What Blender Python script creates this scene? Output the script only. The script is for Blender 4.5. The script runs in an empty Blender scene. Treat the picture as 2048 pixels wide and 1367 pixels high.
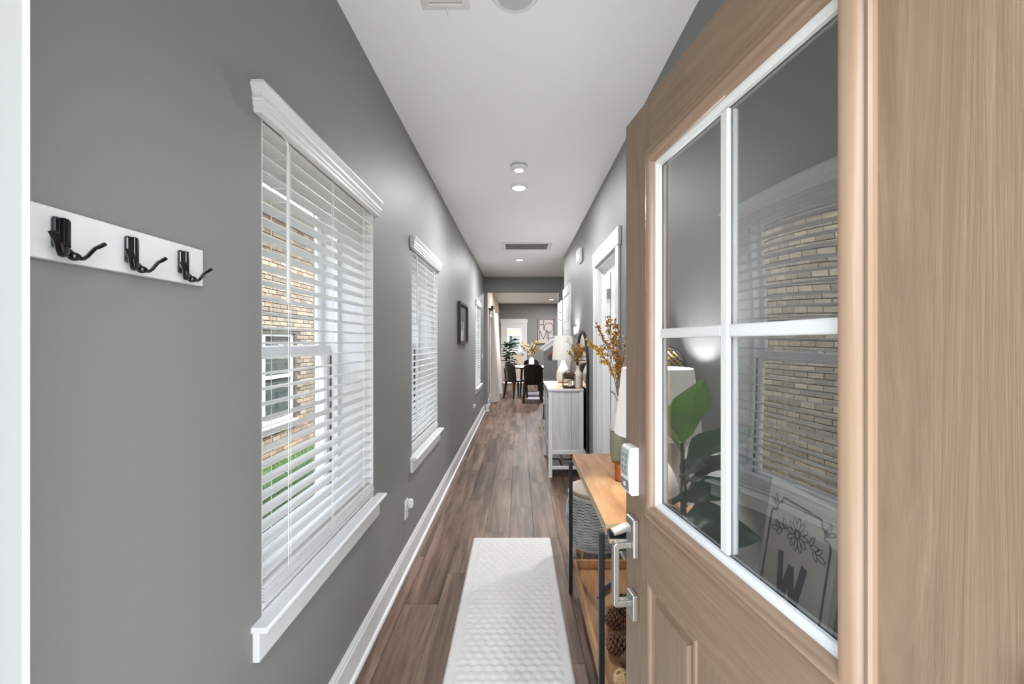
import bpy, bmesh, math, random
from mathutils import Vector, Matrix, Euler
random.seed(7)
R = math.radians
C = bpy.context.scene.collection
SC = bpy.context.scene

# ------------------------------------------------------------------ camera
CAMZ = 1.413
FPX = 860.0
VPX, VPY = 1038.0, 683.5
cam_data = bpy.data.cameras.new('camera')
cam_data.sensor_width = 36.0
cam_data.lens = 36.0 * FPX / 2048.0
cam_data.shift_x = -(VPX - 1024.0) / 2048.0
cam_data.clip_start = 0.02
cam = bpy.data.objects.new('camera', cam_data)
cam.location = (0, 0, CAMZ)
cam.rotation_euler = (R(90), 0, 0)
C.objects.link(cam)
SC.camera = cam

# ------------------------------------------------------------------ world, sun, exposure
SC.view_settings.view_transform = 'Standard'
SC.view_settings.look = 'None'
SC.view_settings.gamma = 1.0
SC.view_settings.use_curve_mapping = False
SC.view_settings.exposure = 0.46
SKY = 5.8
SUN = 10.5
LAMP = 0.88
TLAMP = 2.2
world = bpy.data.worlds.new('sky')
SC.world = world
world.use_nodes = True
wt = world.node_tree
wt.nodes.clear()
wo = wt.nodes.new('ShaderNodeOutputWorld')
bg = wt.nodes.new('ShaderNodeBackground')
tc = wt.nodes.new('ShaderNodeTexCoord')
sx = wt.nodes.new('ShaderNodeSeparateXYZ')
rp = wt.nodes.new('ShaderNodeValToRGB')
rp.color_ramp.elements[0].position = 0.0
rp.color_ramp.elements[0].color = (1.0, 1.0, 1.0, 1)
rp.color_ramp.elements[1].position = 0.8
rp.color_ramp.elements[1].color = (0.72, 0.86, 1.0, 1)
wt.links.new(tc.outputs['Generated'], sx.inputs[0])
wt.links.new(sx.outputs['Z'], rp.inputs[0])
wt.links.new(rp.outputs[0], bg.inputs[0])
bg.inputs[1].default_value = SKY
wt.links.new(bg.outputs[0], wo.inputs[0])
sun_d = bpy.data.lights.new('sun', 'SUN')
sun_d.energy = SUN
sun_d.angle = R(0.8)
sun_d.color = (1.0, 0.97, 0.91)
sun = bpy.data.objects.new('sun', sun_d)
sun.rotation_euler = Vector((0.47, 0.14, 0.86)).to_track_quat('Z', 'Y').to_euler()
sun.location = (5, -3, 12)
C.objects.link(sun)
SC.cycles.use_denoising = True
SC.cycles.max_bounces = 9
SC.cycles.diffuse_bounces = 6
SC.cycles.glossy_bounces = 4
SC.cycles.transmission_bounces = 4
SC.cycles.transparent_max_bounces = 12
SC.cycles.caustics_reflective = False
SC.cycles.caustics_refractive = False
SC.cycles.sample_clamp_indirect = 6.0

# ------------------------------------------------------------------ helpers: materials
def srgb(r, g, b):
    def f(c):
        c /= 255.0
        return c / 12.92 if c <= 0.04045 else ((c + 0.055) / 1.055) ** 2.4
    return (f(r), f(g), f(b), 1.0)

def newmat(name):
    m = bpy.data.materials.new(name)
    m.use_nodes = True
    nt = m.node_tree
    return m, nt, nt.nodes['Principled BSDF']

def N(nt, kind, **kw):
    n = nt.nodes.new(kind)
    for k, v in kw.items():
        if k in n.inputs:
            n.inputs[k].default_value = v
        else:
            setattr(n, k, v)
    return n

def coords(nt, scale=(1, 1, 1), rand=False):
    t = N(nt, 'ShaderNodeTexCoord')
    mp = N(nt, 'ShaderNodeMapping')
    mp.inputs['Scale'].default_value = scale
    nt.links.new(t.outputs['Object'], mp.inputs['Vector'])
    if rand:
        oi = N(nt, 'ShaderNodeObjectInfo')
        mu = N(nt, 'ShaderNodeMath', operation='MULTIPLY')
        mu.inputs[1].default_value = 53.0
        nt.links.new(oi.outputs['Random'], mu.inputs[0])
        cb = N(nt, 'ShaderNodeCombineXYZ')
        for i in range(3):
            nt.links.new(mu.outputs[0], cb.inputs[i])
        nt.links.new(cb.outputs[0], mp.inputs['Location'])
    return mp.outputs['Vector']

def plain(name, col, rough=0.5, metal=0.0, bump=None, var=None, spec=0.5, trans=0.0, coat=0.0):
    m, nt, b = newmat(name)
    b.inputs['Base Color'].default_value = col
    b.inputs['Roughness'].default_value = rough
    b.inputs['Metallic'].default_value = metal
    b.inputs['Specular IOR Level'].default_value = spec
    if coat:
        b.inputs['Coat Weight'].default_value = coat
        b.inputs['Coat Roughness'].default_value = 0.1
    v = None
    if var or bump:
        v = coords(nt)
    if var:
        n = N(nt, 'ShaderNodeTexNoise', Scale=var[0], Detail=4.0)
        nt.links.new(v, n.inputs['Vector'])
        mx = N(nt, 'ShaderNodeMix', data_type='RGBA')
        c2 = tuple(max(0, c * (1 - var[1])) for c in col[:3]) + (1,)
        c1 = tuple(min(1, c * (1 + var[1])) for c in col[:3]) + (1,)
        mx.inputs[6].default_value = c1
        mx.inputs[7].default_value = c2
        nt.links.new(n.outputs[0], mx.inputs[0])
        nt.links.new(mx.outputs[2], b.inputs['Base Color'])
    if bump:
        n = N(nt, 'ShaderNodeTexNoise', Scale=bump[0], Detail=3.0)
        nt.links.new(v, n.inputs['Vector'])
        bp = N(nt, 'ShaderNodeBump', Strength=bump[1], Distance=bump[2] if len(bump) > 2 else 0.002)
        nt.links.new(n.outputs[0], bp.inputs['Height'])
        nt.links.new(bp.outputs[0], b.inputs['Normal'])
    return m

def wood(name, cols, axis, fine=90.0, stretch=14.0, rough=0.45, bump=0.15, rand=False, swirl=0.0, wide=6.0, dist=0.0015, spec=0.5, warp=0.16, fmix=0.35):
    """grain running along axis 0/1/2 of the object's own coordinates"""
    m, nt, b = newmat(name)
    sc = [1, 1, 1]
    sc[axis] = 1.0 / stretch
    v = coords(nt, tuple(sc), rand)
    if swirl:
        nw = N(nt, 'ShaderNodeTexNoise', Scale=swirl, Detail=1.0)
        nt.links.new(v, nw.inputs['Vector'])
        ad = N(nt, 'ShaderNodeMix', data_type='VECTOR')
        ad.inputs[0].default_value = warp
        nt.links.new(v, ad.inputs[4])
        nt.links.new(nw.outputs['Color'], ad.inputs[5])
        v = ad.outputs[1]
    n1 = N(nt, 'ShaderNodeTexNoise', Scale=wide, Detail=3.0, Roughness=0.55)
    n2 = N(nt, 'ShaderNodeTexNoise', Scale=fine, Detail=3.0, Roughness=0.6)
    nt.links.new(v, n1.inputs['Vector'])
    nt.links.new(v, n2.inputs['Vector'])
    mixf = N(nt, 'ShaderNodeMix', data_type='FLOAT')
    mixf.inputs[0].default_value = fmix
    nt.links.new(n1.outputs[0], mixf.inputs[2])
    nt.links.new(n2.outputs[0], mixf.inputs[3])
    cr = N(nt, 'ShaderNodeValToRGB')
    e = cr.color_ramp.elements
    e[0].position = 0.34
    e[0].color = cols[0]
    e[1].position = 0.66
    e[1].color = cols[-1]
    if len(cols) == 3:
        k = e.new(0.5)
        k.color = cols[1]
    nt.links.new(mixf.outputs[0], cr.inputs[0])
    out = cr.outputs[0]
    if rand:
        oi = N(nt, 'ShaderNodeObjectInfo')
        hs = N(nt, 'ShaderNodeHueSaturation')
        mr = N(nt, 'ShaderNodeMapRange')
        mr.inputs[3].default_value = 0.74
        mr.inputs[4].default_value = 1.16
        nt.links.new(oi.outputs['Random'], mr.inputs[0])
        nt.links.new(mr.outputs[0], hs.inputs['Value'])
        nt.links.new(out, hs.inputs['Color'])
        out = hs.outputs[0]
    nt.links.new(out, b.inputs['Base Color'])
    b.inputs['Roughness'].default_value = rough
    b.inputs['Specular IOR Level'].default_value = spec
    bp = N(nt, 'ShaderNodeBump', Strength=bump, Distance=dist)
    nt.links.new(n2.outputs[0], bp.inputs['Height'])
    nt.links.new(bp.outputs[0], b.inputs['Normal'])
    return m

def glass(name, ior=1.5, wavy=0.0, tint=(1, 1, 1, 1)):
    """thin window glass: see-through with Fresnel reflection"""
    m, nt, b = newmat(name)
    nt.nodes.remove(b)
    out = nt.nodes['Material Output']
    fr = N(nt, 'ShaderNodeFresnel')
    ge = N(nt, 'ShaderNodeNewGeometry')
    mi = N(nt, 'ShaderNodeMix', data_type='FLOAT')
    mi.inputs[2].default_value = ior
    mi.inputs[3].default_value = 1.0 / ior
    nt.links.new(ge.outputs['Backfacing'], mi.inputs[0])
    nt.links.new(mi.outputs[0], fr.inputs['IOR'])
    tr = N(nt, 'ShaderNodeBsdfTransparent')
    tr.inputs[0].default_value = tint
    gl = N(nt, 'ShaderNodeBsdfGlossy')
    gl.inputs['Roughness'].default_value = 0.0
    mx = N(nt, 'ShaderNodeMixShader')
    nt.links.new(fr.outputs[0], mx.inputs[0])
    nt.links.new(tr.outputs[0], mx.inputs[1])
    nt.links.new(gl.outputs[0], mx.inputs[2])
    nt.links.new(mx.outputs[0], out.inputs[0])
    if wavy:
        v = coords(nt)
        n = N(nt, 'ShaderNodeTexNoise', Scale=2.2, Detail=0.0)
        nt.links.new(v, n.inputs['Vector'])
        bp = N(nt, 'ShaderNodeBump', Strength=1.0, Distance=wavy)
        nt.links.new(n.outputs[0], bp.inputs['Height'])
        nt.links.new(bp.outputs[0], gl.inputs['Normal'])
    return m

def emit(name, col, s):
    m, nt, b = newmat(name)
    b.inputs['Base Color'].default_value = (0.9, 0.9, 0.9, 1)
    b.inputs['Emission Color'].default_value = col
    b.inputs['Emission Strength'].default_value = s
    return m

M = {}
M['wall'] = plain('grey_wall_paint', srgb(132, 132, 130), 0.55, bump=(220, 0.05, 0.001), var=(1.1, 0.015), spec=0.35)
M['tan'] = plain('tan_warm_lit_wall', srgb(204, 184, 165), 0.6, var=(1.1, 0.02), spec=0.3)  # own tan on the back house, warm light painted onto the dining wall
M['ceiling'] = plain('ceiling_paint', srgb(247, 247, 247), 0.8, bump=(160, 0.04, 0.001), var=(0.8, 0.01), spec=0.2)
M['trim'] = plain('white_trim_paint', srgb(221, 221, 221), 0.38, var=(3, 0.01))
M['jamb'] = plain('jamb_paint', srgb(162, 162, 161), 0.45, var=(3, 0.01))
M['blind'] = plain('white_blind_slat', srgb(218, 218, 217), 0.4, var=(5, 0.01))
M['vinyl'] = plain('white_window_vinyl', srgb(236, 236, 238), 0.35, var=(4, 0.01))
M['gasket'] = plain('dark_window_gasket', srgb(95, 97, 100), 0.6, var=(8, 0.05))
M['strip'] = plain('grey_weatherstrip', srgb(150, 150, 150), 0.7, var=(9, 0.05))
M['cord'] = plain('white_cord', srgb(235, 235, 232), 0.7, var=(30, 0.03))
M['glass'] = glass('window_glass', 1.5)
M['door_glass'] = glass('door_glass', 2.4, wavy=0.016, tint=(0.96, 0.97, 0.975, 1))
M['mirror'] = plain('mirror_silver', (0.9, 0.92, 0.92, 1), 0.02, 1.0, var=(2, 0.005))
M['black_metal'] = plain('black_metal', srgb(30, 31, 34), 0.35, 0.3, var=(20, 0.1))
M['black_gloss'] = plain('black_gloss_plastic', srgb(14, 14, 18), 0.12, 0.0, var=(20, 0.1), coat=0.6)
M['black_matte'] = plain('black_matte_frame', srgb(24, 23, 23), 0.55, var=(20, 0.1))
M['nickel'] = plain('satin_nickel', srgb(166, 161, 156), 0.36, 0.75, var=(40, 0.04))
M['nickel2'] = plain('worn_nickel', srgb(150, 146, 142), 0.38, 0.7, var=(40, 0.08))
M['plastic'] = plain('white_plastic', srgb(228, 227, 224), 0.4, var=(10, 0.01))
M['keypad_face'] = plain('keypad_face', srgb(178, 182, 178), 0.3, var=(60, 0.04))
M['grey_plastic'] = plain('grey_plastic', srgb(120, 124, 126), 0.4, var=(30, 0.04))
M['ink'] = plain('dark_ink', srgb(60, 63, 68), 0.6, var=(30, 0.05))
M['door_v'] = wood('brown_door_paint_upright_grain', [srgb(128, 106, 88), srgb(136, 113, 94), srgb(147, 124, 104)], 2, fine=150, stretch=16, wide=70, rough=0.48, bump=0.5, dist=0.0012, swirl=9.0)
M['door_h'] = wood('brown_door_paint_level_grain', [srgb(130, 106, 87), srgb(140, 116, 96), srgb(150, 127, 106)], 0, fine=150, stretch=16, wide=70, rough=0.48, bump=0.5, dist=0.0012, swirl=9.0)
M['door_trim'] = plain('brown_door_moulding', srgb(150, 124, 104), 0.3, bump=(60, 0.1, 0.0006), var=(14, 0.05))
M['plank'] = wood('vinyl_plank', [srgb(60, 43, 34), srgb(110, 86, 72), srgb(148, 122, 105)], 1, fine=70, stretch=15, wide=17, rough=0.44, bump=0.12, rand=True, swirl=3.0, fmix=0.28, spec=0.3, dist=0.0008)
M['subfloor'] = plain('subfloor', srgb(70, 58, 50), 0.8, var=(5, 0.1))
M['oak'] = wood('oak_table', [srgb(150, 106, 66), srgb(180, 134, 90), srgb(196, 152, 108)], 1, fine=60, stretch=4, wide=14, rough=0.42, bump=0.08, swirl=5.0, warp=0.3, fmix=0.18, spec=0.3)
M['oak_edge'] = wood('oak_edge_band', [srgb(178, 150, 118), srgb(196, 170, 138), srgb(206, 182, 152)], 1, fine=60, stretch=9, rough=0.5, bump=0.06)
M['oak2'] = wood('oak_pale_top', [srgb(206, 166, 128), srgb(218, 182, 146), srgb(226, 192, 158)], 1, fine=60, stretch=9, wide=8, rough=0.45, bump=0.05)
M['whitewash'] = wood('whitewashed_wood', [srgb(196, 196, 198), srgb(214, 214, 216), srgb(230, 230, 231)], 2, fine=80, stretch=12, wide=12, rough=0.55, bump=0.12, swirl=2.5)
M['greywash'] = wood('grey_white_frame_wood', [srgb(222, 222, 223), srgb(234, 234, 235), srgb(242, 242, 243)], 2, fine=80, stretch=12, wide=10, rough=0.55, bump=0.08)
M['pale_lid'] = wood('pale_lid_wood', [srgb(160, 138, 120), srgb(178, 156, 138), srgb(190, 170, 152)], 1, fine=60, stretch=8, rough=0.5, bump=0.06)
M['legwood'] = wood('honey_leg_wood', [srgb(178, 126, 72), srgb(200, 150, 94)], 2, fine=60, stretch=8, rough=0.45, bump=0.05)
M['darkwood'] = wood('dark_walnut', [srgb(16, 9, 8), srgb(26, 14, 11), srgb(36, 20, 15)], 2, fine=60, stretch=8, rough=0.3, bump=0.05)
M['railwood'] = wood('brown_handrail_wood', [srgb(120, 66, 42), srgb(150, 88, 58)], 0, fine=60, stretch=8, rough=0.4, bump=0.05)
M['rug'] = plain('pale_loop_rug', srgb(220, 217, 213), 0.95, bump=(420, 0.7, 0.004), var=(260, 0.12), spec=0.1)
M['rug2'] = plain('grey_dining_rug', srgb(196, 196, 204), 0.95, bump=(300, 0.5, 0.003), var=(150, 0.08), spec=0.1)
M['weave'] = plain('grey_white_weave', srgb(190, 193, 192), 0.75, var=(26, 0.35), bump=(200, 0.3, 0.002))
M['weave_dark'] = plain('dark_weave_core', srgb(58, 58, 58), 0.9, var=(20, 0.2))
M['rope'] = plain('pale_rope_band', srgb(188, 180, 166), 0.8, var=(60, 0.12), bump=(200, 0.4, 0.002))
M['shade'] = plain('linen_lamp_shade', srgb(238, 234, 228), 0.85, bump=(350, 0.25, 0.001), var=(200, 0.03), spec=0.2)
M['ceramic'] = plain('white_speckled_ceramic', srgb(226, 224, 219), 0.3, var=(120, 0.05), bump=(90, 0.15, 0.001))
M['ceramic2'] = plain('blush_ribbed_ceramic', srgb(216, 202, 190), 0.5, var=(50, 0.06))
M['glaze'] = plain('white_glaze', srgb(232, 231, 229), 0.16, var=(12, 0.02), coat=0.4)
M['sage'] = plain('sage_green_glaze', srgb(150, 158, 140), 0.3, var=(18, 0.05))
M['rim_brown'] = plain('brown_glaze_line', srgb(140, 118, 88), 0.5, var=(40, 0.1))
M['amber'] = plain('amber_glass', srgb(134, 72, 34), 0.1, var=(14, 0.15), coat=0.6)
M['candle'] = plain('white_candle_wax', srgb(238, 234, 228), 0.5, var=(12, 0.02))
M['yellow'] = plain('mustard_berries', srgb(196, 146, 44), 0.6, var=(40, 0.3))
M['yellow2'] = plain('pale_gold_blooms', srgb(222, 180, 92), 0.65, var=(40, 0.25))
M['orange'] = plain('amber_berries', srgb(176, 112, 40), 0.6, var=(40, 0.25))
M['bud'] = plain('cream_pods', srgb(214, 198, 184), 0.7, var=(40, 0.2))
M['twig'] = plain('brown_twig', srgb(86, 66, 52), 0.8, var=(40, 0.2))
M['olive'] = plain('olive_leaf', srgb(118, 112, 50), 0.6, var=(30, 0.3))
M['leaf'] = plain('deep_green_leaf', srgb(46, 84, 54), 0.35, var=(18, 0.3), bump=(40, 0.3, 0.003))
M['leaf_young'] = plain('young_green_leaf', srgb(118, 168, 62), 0.4, var=(14, 0.25), bump=(40, 0.3, 0.003))
M['trunk'] = plain('plant_stem', srgb(92, 76, 54), 0.8, var=(40, 0.2))
M['soil'] = plain('potting_soil', srgb(52, 40, 32), 0.95, bump=(80, 0.8, 0.006), var=(60, 0.3))
M['pot_dark'] = plain('charcoal_planter', srgb(62, 62, 68), 0.6, var=(30, 0.08))
M['cone'] = plain('pine_cone_brown', srgb(122, 84, 60), 0.7, var=(50, 0.35))
M['rattan'] = plain('pale_rattan', srgb(206, 172, 128), 0.65, var=(40, 0.15))
M['gold'] = plain('antique_gold', srgb(190, 160, 90), 0.35, 0.6, var=(40, 0.15))
M['sign'] = wood('pale_sign_board', [srgb(214, 202, 190), srgb(226, 214, 202), srgb(234, 223, 212)], 2, fine=60, stretch=10, rough=0.6, bump=0.05)
M['board_brown'] = wood('plain_brown_board', [srgb(150, 136, 124), srgb(168, 152, 138)], 2, fine=60, stretch=10, rough=0.6, bump=0.05)
M['navy'] = plain('dark_navy_paint', srgb(42, 46, 60), 0.6, var=(20, 0.08))
M['print'] = plain('pale_print_paper', srgb(196, 187, 182), 0.7, var=(4, 0.01))
M['photo_dark'] = plain('dark_print_field', srgb(66, 66, 62), 0.6, var=(10, 0.2))
M['photo_mid'] = plain('grey_print_field', srgb(150, 146, 138), 0.6, var=(8, 0.15))
M['frame_brown'] = wood('brown_picture_frame', [srgb(92, 66, 50), srgb(116, 86, 66)], 2, fine=60, stretch=8, rough=0.45)
M['curtain'] = plain('cream_curtain', srgb(226, 214, 200), 0.9, bump=(250, 0.2, 0.001), var=(6, 0.03), spec=0.1)
M['curtain2'] = plain('grey_white_curtain', srgb(218, 216, 212), 0.9, bump=(250, 0.2, 0.001), var=(6, 0.05), spec=0.1)
M['bronze'] = plain('bronze_rod', srgb(70, 52, 38), 0.4, 0.6, var=(20, 0.1))
M['white_top'] = plain('white_table_top', srgb(236, 234, 230), 0.22, var=(3, 0.02))
M['warm_lit_door'] = plain('white_door_warm_light', srgb(226, 212, 194), 0.45, var=(3, 0.02))  # beige puts warm light into the colour of the white door's lower part
M['mortar'] = plain('mortar', srgb(74, 68, 60), 0.95, bump=(90, 0.6, 0.004), var=(20, 0.15))
M['stone'] = plain('pale_sill_stone', srgb(206, 198, 182), 0.9, bump=(60, 0.5, 0.004), var=(20, 0.1))
M['concrete'] = plain('pale_concrete', srgb(212, 209, 203), 0.9, bump=(60, 0.3, 0.003), var=(6, 0.08))
M['soil2'] = plain('lawn_soil', srgb(54, 72, 38), 0.95, bump=(60, 0.6, 0.01), var=(14, 0.3))
M['mulch'] = plain('mulch', srgb(150, 112, 76), 0.95, bump=(70, 0.8, 0.01), var=(40, 0.35))
M['grass'] = plain('grass_blade', srgb(72, 118, 34), 0.7, var=(9, 0.35))
M['dark_window'] = plain('dark_window_pane', srgb(58, 66, 66), 0.06, var=(3, 0.15))
M['fence'] = wood('weathered_fence_board', [srgb(140, 110, 84), srgb(170, 140, 110)], 2, fine=40, stretch=8, rough=0.8, bump=0.2)
M['siding'] = plain('exterior_siding', srgb(186, 178, 168), 0.85, var=(3, 0.05))
M['diffuser'] = emit('lamp_diffuser', (1.0, 0.93, 0.84, 1), 6.0)
M['unlit'] = plain('unlit_diffuser', srgb(196, 196, 196), 0.5, var=(6, 0.02))
M['detector_led'] = emit('detector_lens', (1.0, 0.97, 0.93, 1), 1.2)

def brick_mat():
    m, nt, b = newmat('neighbour_brick')
    oi = N(nt, 'ShaderNodeObjectInfo')
    v = coords(nt, (1, 1, 1), True)
    g = N(nt, 'ShaderNodeNewGeometry')
    n1 = N(nt, 'ShaderNodeTexNoise', Scale=26.0, Detail=4.0)
    nt.links.new(v, n1.inputs['Vector'])
    ad = N(nt, 'ShaderNodeMath', operation='ADD')
    nt.links.new(oi.outputs['Random'], ad.inputs[0])
    nt.links.new(g.outputs['Random Per Island'], ad.inputs[1])
    fr = N(nt, 'ShaderNodeMath', operation='FRACT')
    nt.links.new(ad.outputs[0], fr.inputs[0])
    mx0 = N(nt, 'ShaderNodeMix', data_type='FLOAT')
    mx0.inputs[0].default_value = 0.55
    nt.links.new(fr.outputs[0], mx0.inputs[2])
    nt.links.new(n1.outputs[0], mx0.inputs[3])
    cr = N(nt, 'ShaderNodeValToRGB')
    e = cr.color_ramp.elements
    e[0].position = 0.2
    e[0].color = srgb(96, 84, 71)
    e[1].position = 0.8
    e[1].color = srgb(150, 137, 117)
    k = e.new(0.5)
    k.color = srgb(122, 108, 92)
    nt.links.new(mx0.outputs[0], cr.inputs[0])
    nt.links.new(cr.outputs[0], b.inputs['Base Color'])
    b.inputs['Roughness'].default_value = 0.92
    bp = N(nt, 'ShaderNodeBump', Strength=0.7, Distance=0.006)
    nt.links.new(n1.outputs[0], bp.inputs['Height'])
    nt.links.new(bp.outputs[0], b.inputs['Normal'])
    return m
M['brick'] = brick_mat()

# ------------------------------------------------------------------ helpers: meshes and objects
class MB:
    def __init__(self):
        self.v = []
        self.f = []

    def add(self, vs, fs):
        o = len(self.v)
        self.v += [Vector(p) for p in vs]
        self.f += [tuple(i + o for i in f) for f in fs]
        return self

    def box(self, x0, x1, y0, y1, z0, z1):
        vs = [(x, y, z) for x in (x0, x1) for y in (y0, y1) for z in (z0, z1)]
        return self.add(vs, [(0, 1, 3, 2), (4, 6, 7, 5), (0, 4, 5, 1), (2, 3, 7, 6), (0, 2, 6, 4), (1, 5, 7, 3)])

    def obox(self, c, ax, ay, az):
        c, ax, ay, az = Vector(c), Vector(ax), Vector(ay), Vector(az)
        vs = [c + ax * i + ay * j + az * k for i in (-1, 1) for j in (-1, 1) for k in (-1, 1)]
        return self.add(vs, [(0, 1, 3, 2), (4, 6, 7, 5), (0, 4, 5, 1), (2, 3, 7, 6), (0, 2, 6, 4), (1, 5, 7, 3)])

    def tube(self, pts, r, n=8, flat=None, closed=False):
        pts = [Vector(p) for p in pts]
        k = len(pts)
        rs = r if isinstance(r, (list, tuple)) else [r] * k
        o = len(self.v)
        prev = None
        for i, p in enumerate(pts):
            a = pts[i - 1] if (i > 0 or closed) else pts[i]
            b = pts[(i + 1) % k] if (i < k - 1 or closed) else pts[i]
            t = (b - a)
            t = t.normalized() if t.length > 1e-9 else Vector((0, 0, 1))
            if prev is None:
                s = t.cross(Vector((0, 0, 1)))
                if s.length < 1e-3:
                    s = t.cross(Vector((0, 1, 0)))
            else:
                s = prev - t * prev.dot(t)
            s.normalize()
            prev = s
            u = s.cross(t)
            for j in range(n):
                an = 2 * math.pi * j / n
                ru = rs[i] * (flat if flat else 1.0)
                self.v.append(p + s * (math.cos(an) * rs[i]) + u * (math.sin(an) * ru))
        m = k if closed else k - 1
        for i in range(m):
            for j in range(n):
                a = o + i * n + j
                b = o + i * n + (j + 1) % n
                c = o + ((i + 1) % k) * n + (j + 1) % n
                d = o + ((i + 1) % k) * n + j
                self.f.append((a, b, c, d))
        if not closed:
            self.f.append(tuple(o + j for j in reversed(range(n))))
            self.f.append(tuple(o + (k - 1) * n + j for j in range(n)))
        return self

    def lathe(self, cx, cy, prof, n=24, cap0=True, cap1=True, sx=1.0, sy=1.0):
        o = len(self.v)
        for r, z in prof:
            for j in range(n):
                a = 2 * math.pi * j / n
                self.v.append(Vector((cx + r * math.cos(a) * sx, cy + r * math.sin(a) * sy, z)))
        k = len(prof)
        for i in range(k - 1):
            for j in range(n):
                a = o + i * n + j
                b = o + i * n + (j + 1) % n
                self.f.append((a, b, b + n, a + n))
        if cap0:
            self.f.append(tuple(o + j for j in reversed(range(n))))
        if cap1:
            self.f.append(tuple(o + (k - 1) * n + j for j in range(n)))
        return self

    def prism(self, poly, fn, a0, a1):
        """poly: 2-D outline; fn(p, q, a) -> 3-D point"""
        n = len(poly)
        vs = [fn(p, q, a0) for p, q in poly] + [fn(p, q, a1) for p, q in poly]
        fs = [tuple(reversed(range(n))), tuple(range(n, 2 * n))]
        for i in range(n):
            j = (i + 1) % n
            fs.append((i, j, j + n, i + n))
        return self.add(vs, fs)

    def rings(self, u0, u1, w0, w1, prof, fn, cap=False):
        """rectangular loops inset by prof[i][0] at depth prof[i][1]; fn(u, w, d) -> point"""
        o = len(self.v)
        for ins, d in prof:
            for u, w in ((u0 + ins, w0 + ins), (u1 - ins, w0 + ins), (u1 - ins, w1 - ins), (u0 + ins, w1 - ins)):
                self.v.append(Vector(fn(u, w, d)))
        k = len(prof)
        for i in range(k - 1):
            for j in range(4):
                a = o + i * 4 + j
                b = o + i * 4 + (j + 1) % 4
                self.f.append((a, b, b + 4, a + 4))
        if cap:
            self.f.append(tuple(o + (k - 1) * 4 + j for j in range(4)))
        return self

    def sphere(self, c, r, nu=10, nv=6, sz=1.0):
        prof = []
        for i in range(nv + 1):
            t = math.pi * i / nv - math.pi / 2
            prof.append((max(1e-4, r * math.cos(t)), c[2] + r * sz * math.sin(t)))
        return self.lathe(c[0], c[1], prof, nu)

    def stroke(self, pts, w, fn, d0, d1, closed=False):
        """flat ribbon of width w through 2-D points, between depths d0 and d1"""
        pts = [Vector(p) for p in pts]
        k = len(pts)
        L, Rr = [], []
        for i, p in enumerate(pts):
            a = pts[i - 1] if (i > 0 or closed) else pts[i]
            b = pts[(i + 1) % k] if (i < k - 1 or closed) else pts[i]
            t = (b - a)
            t = t.normalized() if t.length > 1e-9 else Vector((1, 0))
            nrm = Vector((-t.y, t.x)) * (w / 2)
            L.append(p + nrm)
            Rr.append(p - nrm)
        o = len(self.v)
        for d in (d0, d1):
            for i in range(k):
                self.v.append(Vector(fn(L[i].x, L[i].y, d)))
                self.v.append(Vector(fn(Rr[i].x, Rr[i].y, d)))
        m = k if closed else k - 1
        for i in range(m):
            a, b = 2 * i, 2 * ((i + 1) % k)
            q = 2 * k
            for f in ((a, a + 1, b + 1, b), (q + a, q + b, q + b + 1, q + a + 1), (a, b, q + b, q + a), (a + 1, q + a + 1, q + b + 1, b + 1)):
                self.f.append(tuple(o + x for x in f))
        if not closed:
            q = 2 * k
            self.f.append(tuple(o + x for x in (0, q, q + 1, 1)))
            e = 2 * (k - 1)
            self.f.append(tuple(o + x for x in (e, e + 1, q + e + 1, q + e)))
        return self

    def mesh(self, name, mat, off=None, smooth=False, weld=False, fix=True):
        me = bpy.data.meshes.new(name)
        vs = [v - off for v in self.v] if off is not None else self.v
        me.from_pydata([tuple(v) for v in vs], [], self.f)
        if weld or fix:
            bm = bmesh.new()
            bm.from_mesh(me)
            if weld:
                bmesh.ops.remove_doubles(bm, verts=bm.verts, dist=1e-5)
            if fix:
                bmesh.ops.recalc_face_normals(bm, faces=bm.faces)
            bm.to_mesh(me)
            bm.free()
        me.materials.append(mat)
        if smooth:
            me.shade_smooth()
            if smooth != 'all':
                me.set_sharp_from_angle(angle=R(40))
        me.update()
        return me

ROOTLOC = {}

def root_of(o):
    while o.parent:
        o = o.parent
    return o

def part(name, mb, mat, parent=None, smooth=False, bevel=0.0, weld=False, local=False, stuff=False, fix=True, label=None, seg=2):
    off = None
    if parent is not None and not local:
        off = ROOTLOC.get(root_of(parent).name)
    me = mb.mesh(name, mat, off, smooth, weld, fix)
    o = bpy.data.objects.new(name, me)
    C.objects.link(o)
    if parent is not None:
        o.parent = parent
    if bevel:
        md = o.modifiers.new('bevel', 'BEVEL')
        md.width = bevel
        md.segments = seg
        md.limit_method = 'ANGLE'
        md.angle_limit = R(40)
    if stuff:
        o['kind'] = 'stuff'
    if label:
        o['label'] = label
    return o

def thing(name, label, cat, loc=(0, 0, 0), rotz=0.0, group=None):
    o = bpy.data.objects.new(name, None)
    o.empty_display_size = 0.1
    C.objects.link(o)
    o.location = loc
    o.rotation_euler = (0, 0, rotz)
    o['label'] = label
    o['category'] = cat
    if group:
        o['group'] = group
    ROOTLOC[o.name] = Vector(loc)
    return o

def single(name, label, cat, mb, mat, group=None, **kw):
    o = part(name, mb, mat, None, **kw)
    o['label'] = label
    o['category'] = cat
    if group:
        o['group'] = group
    return o

def struct(name, mb, mat, parent=None, **kw):
    o = part(name, mb, mat, parent, **kw)
    if parent is None:
        o['kind'] = 'structure'
    return o

def sempty(name, loc=(0, 0, 0), rotz=0.0):
    o = bpy.data.objects.new(name, None)
    C.objects.link(o)
    o.location = loc
    o.rotation_euler = (0, 0, rotz)
    o['kind'] = 'structure'
    ROOTLOC[o.name] = Vector(loc)
    return o

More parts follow.
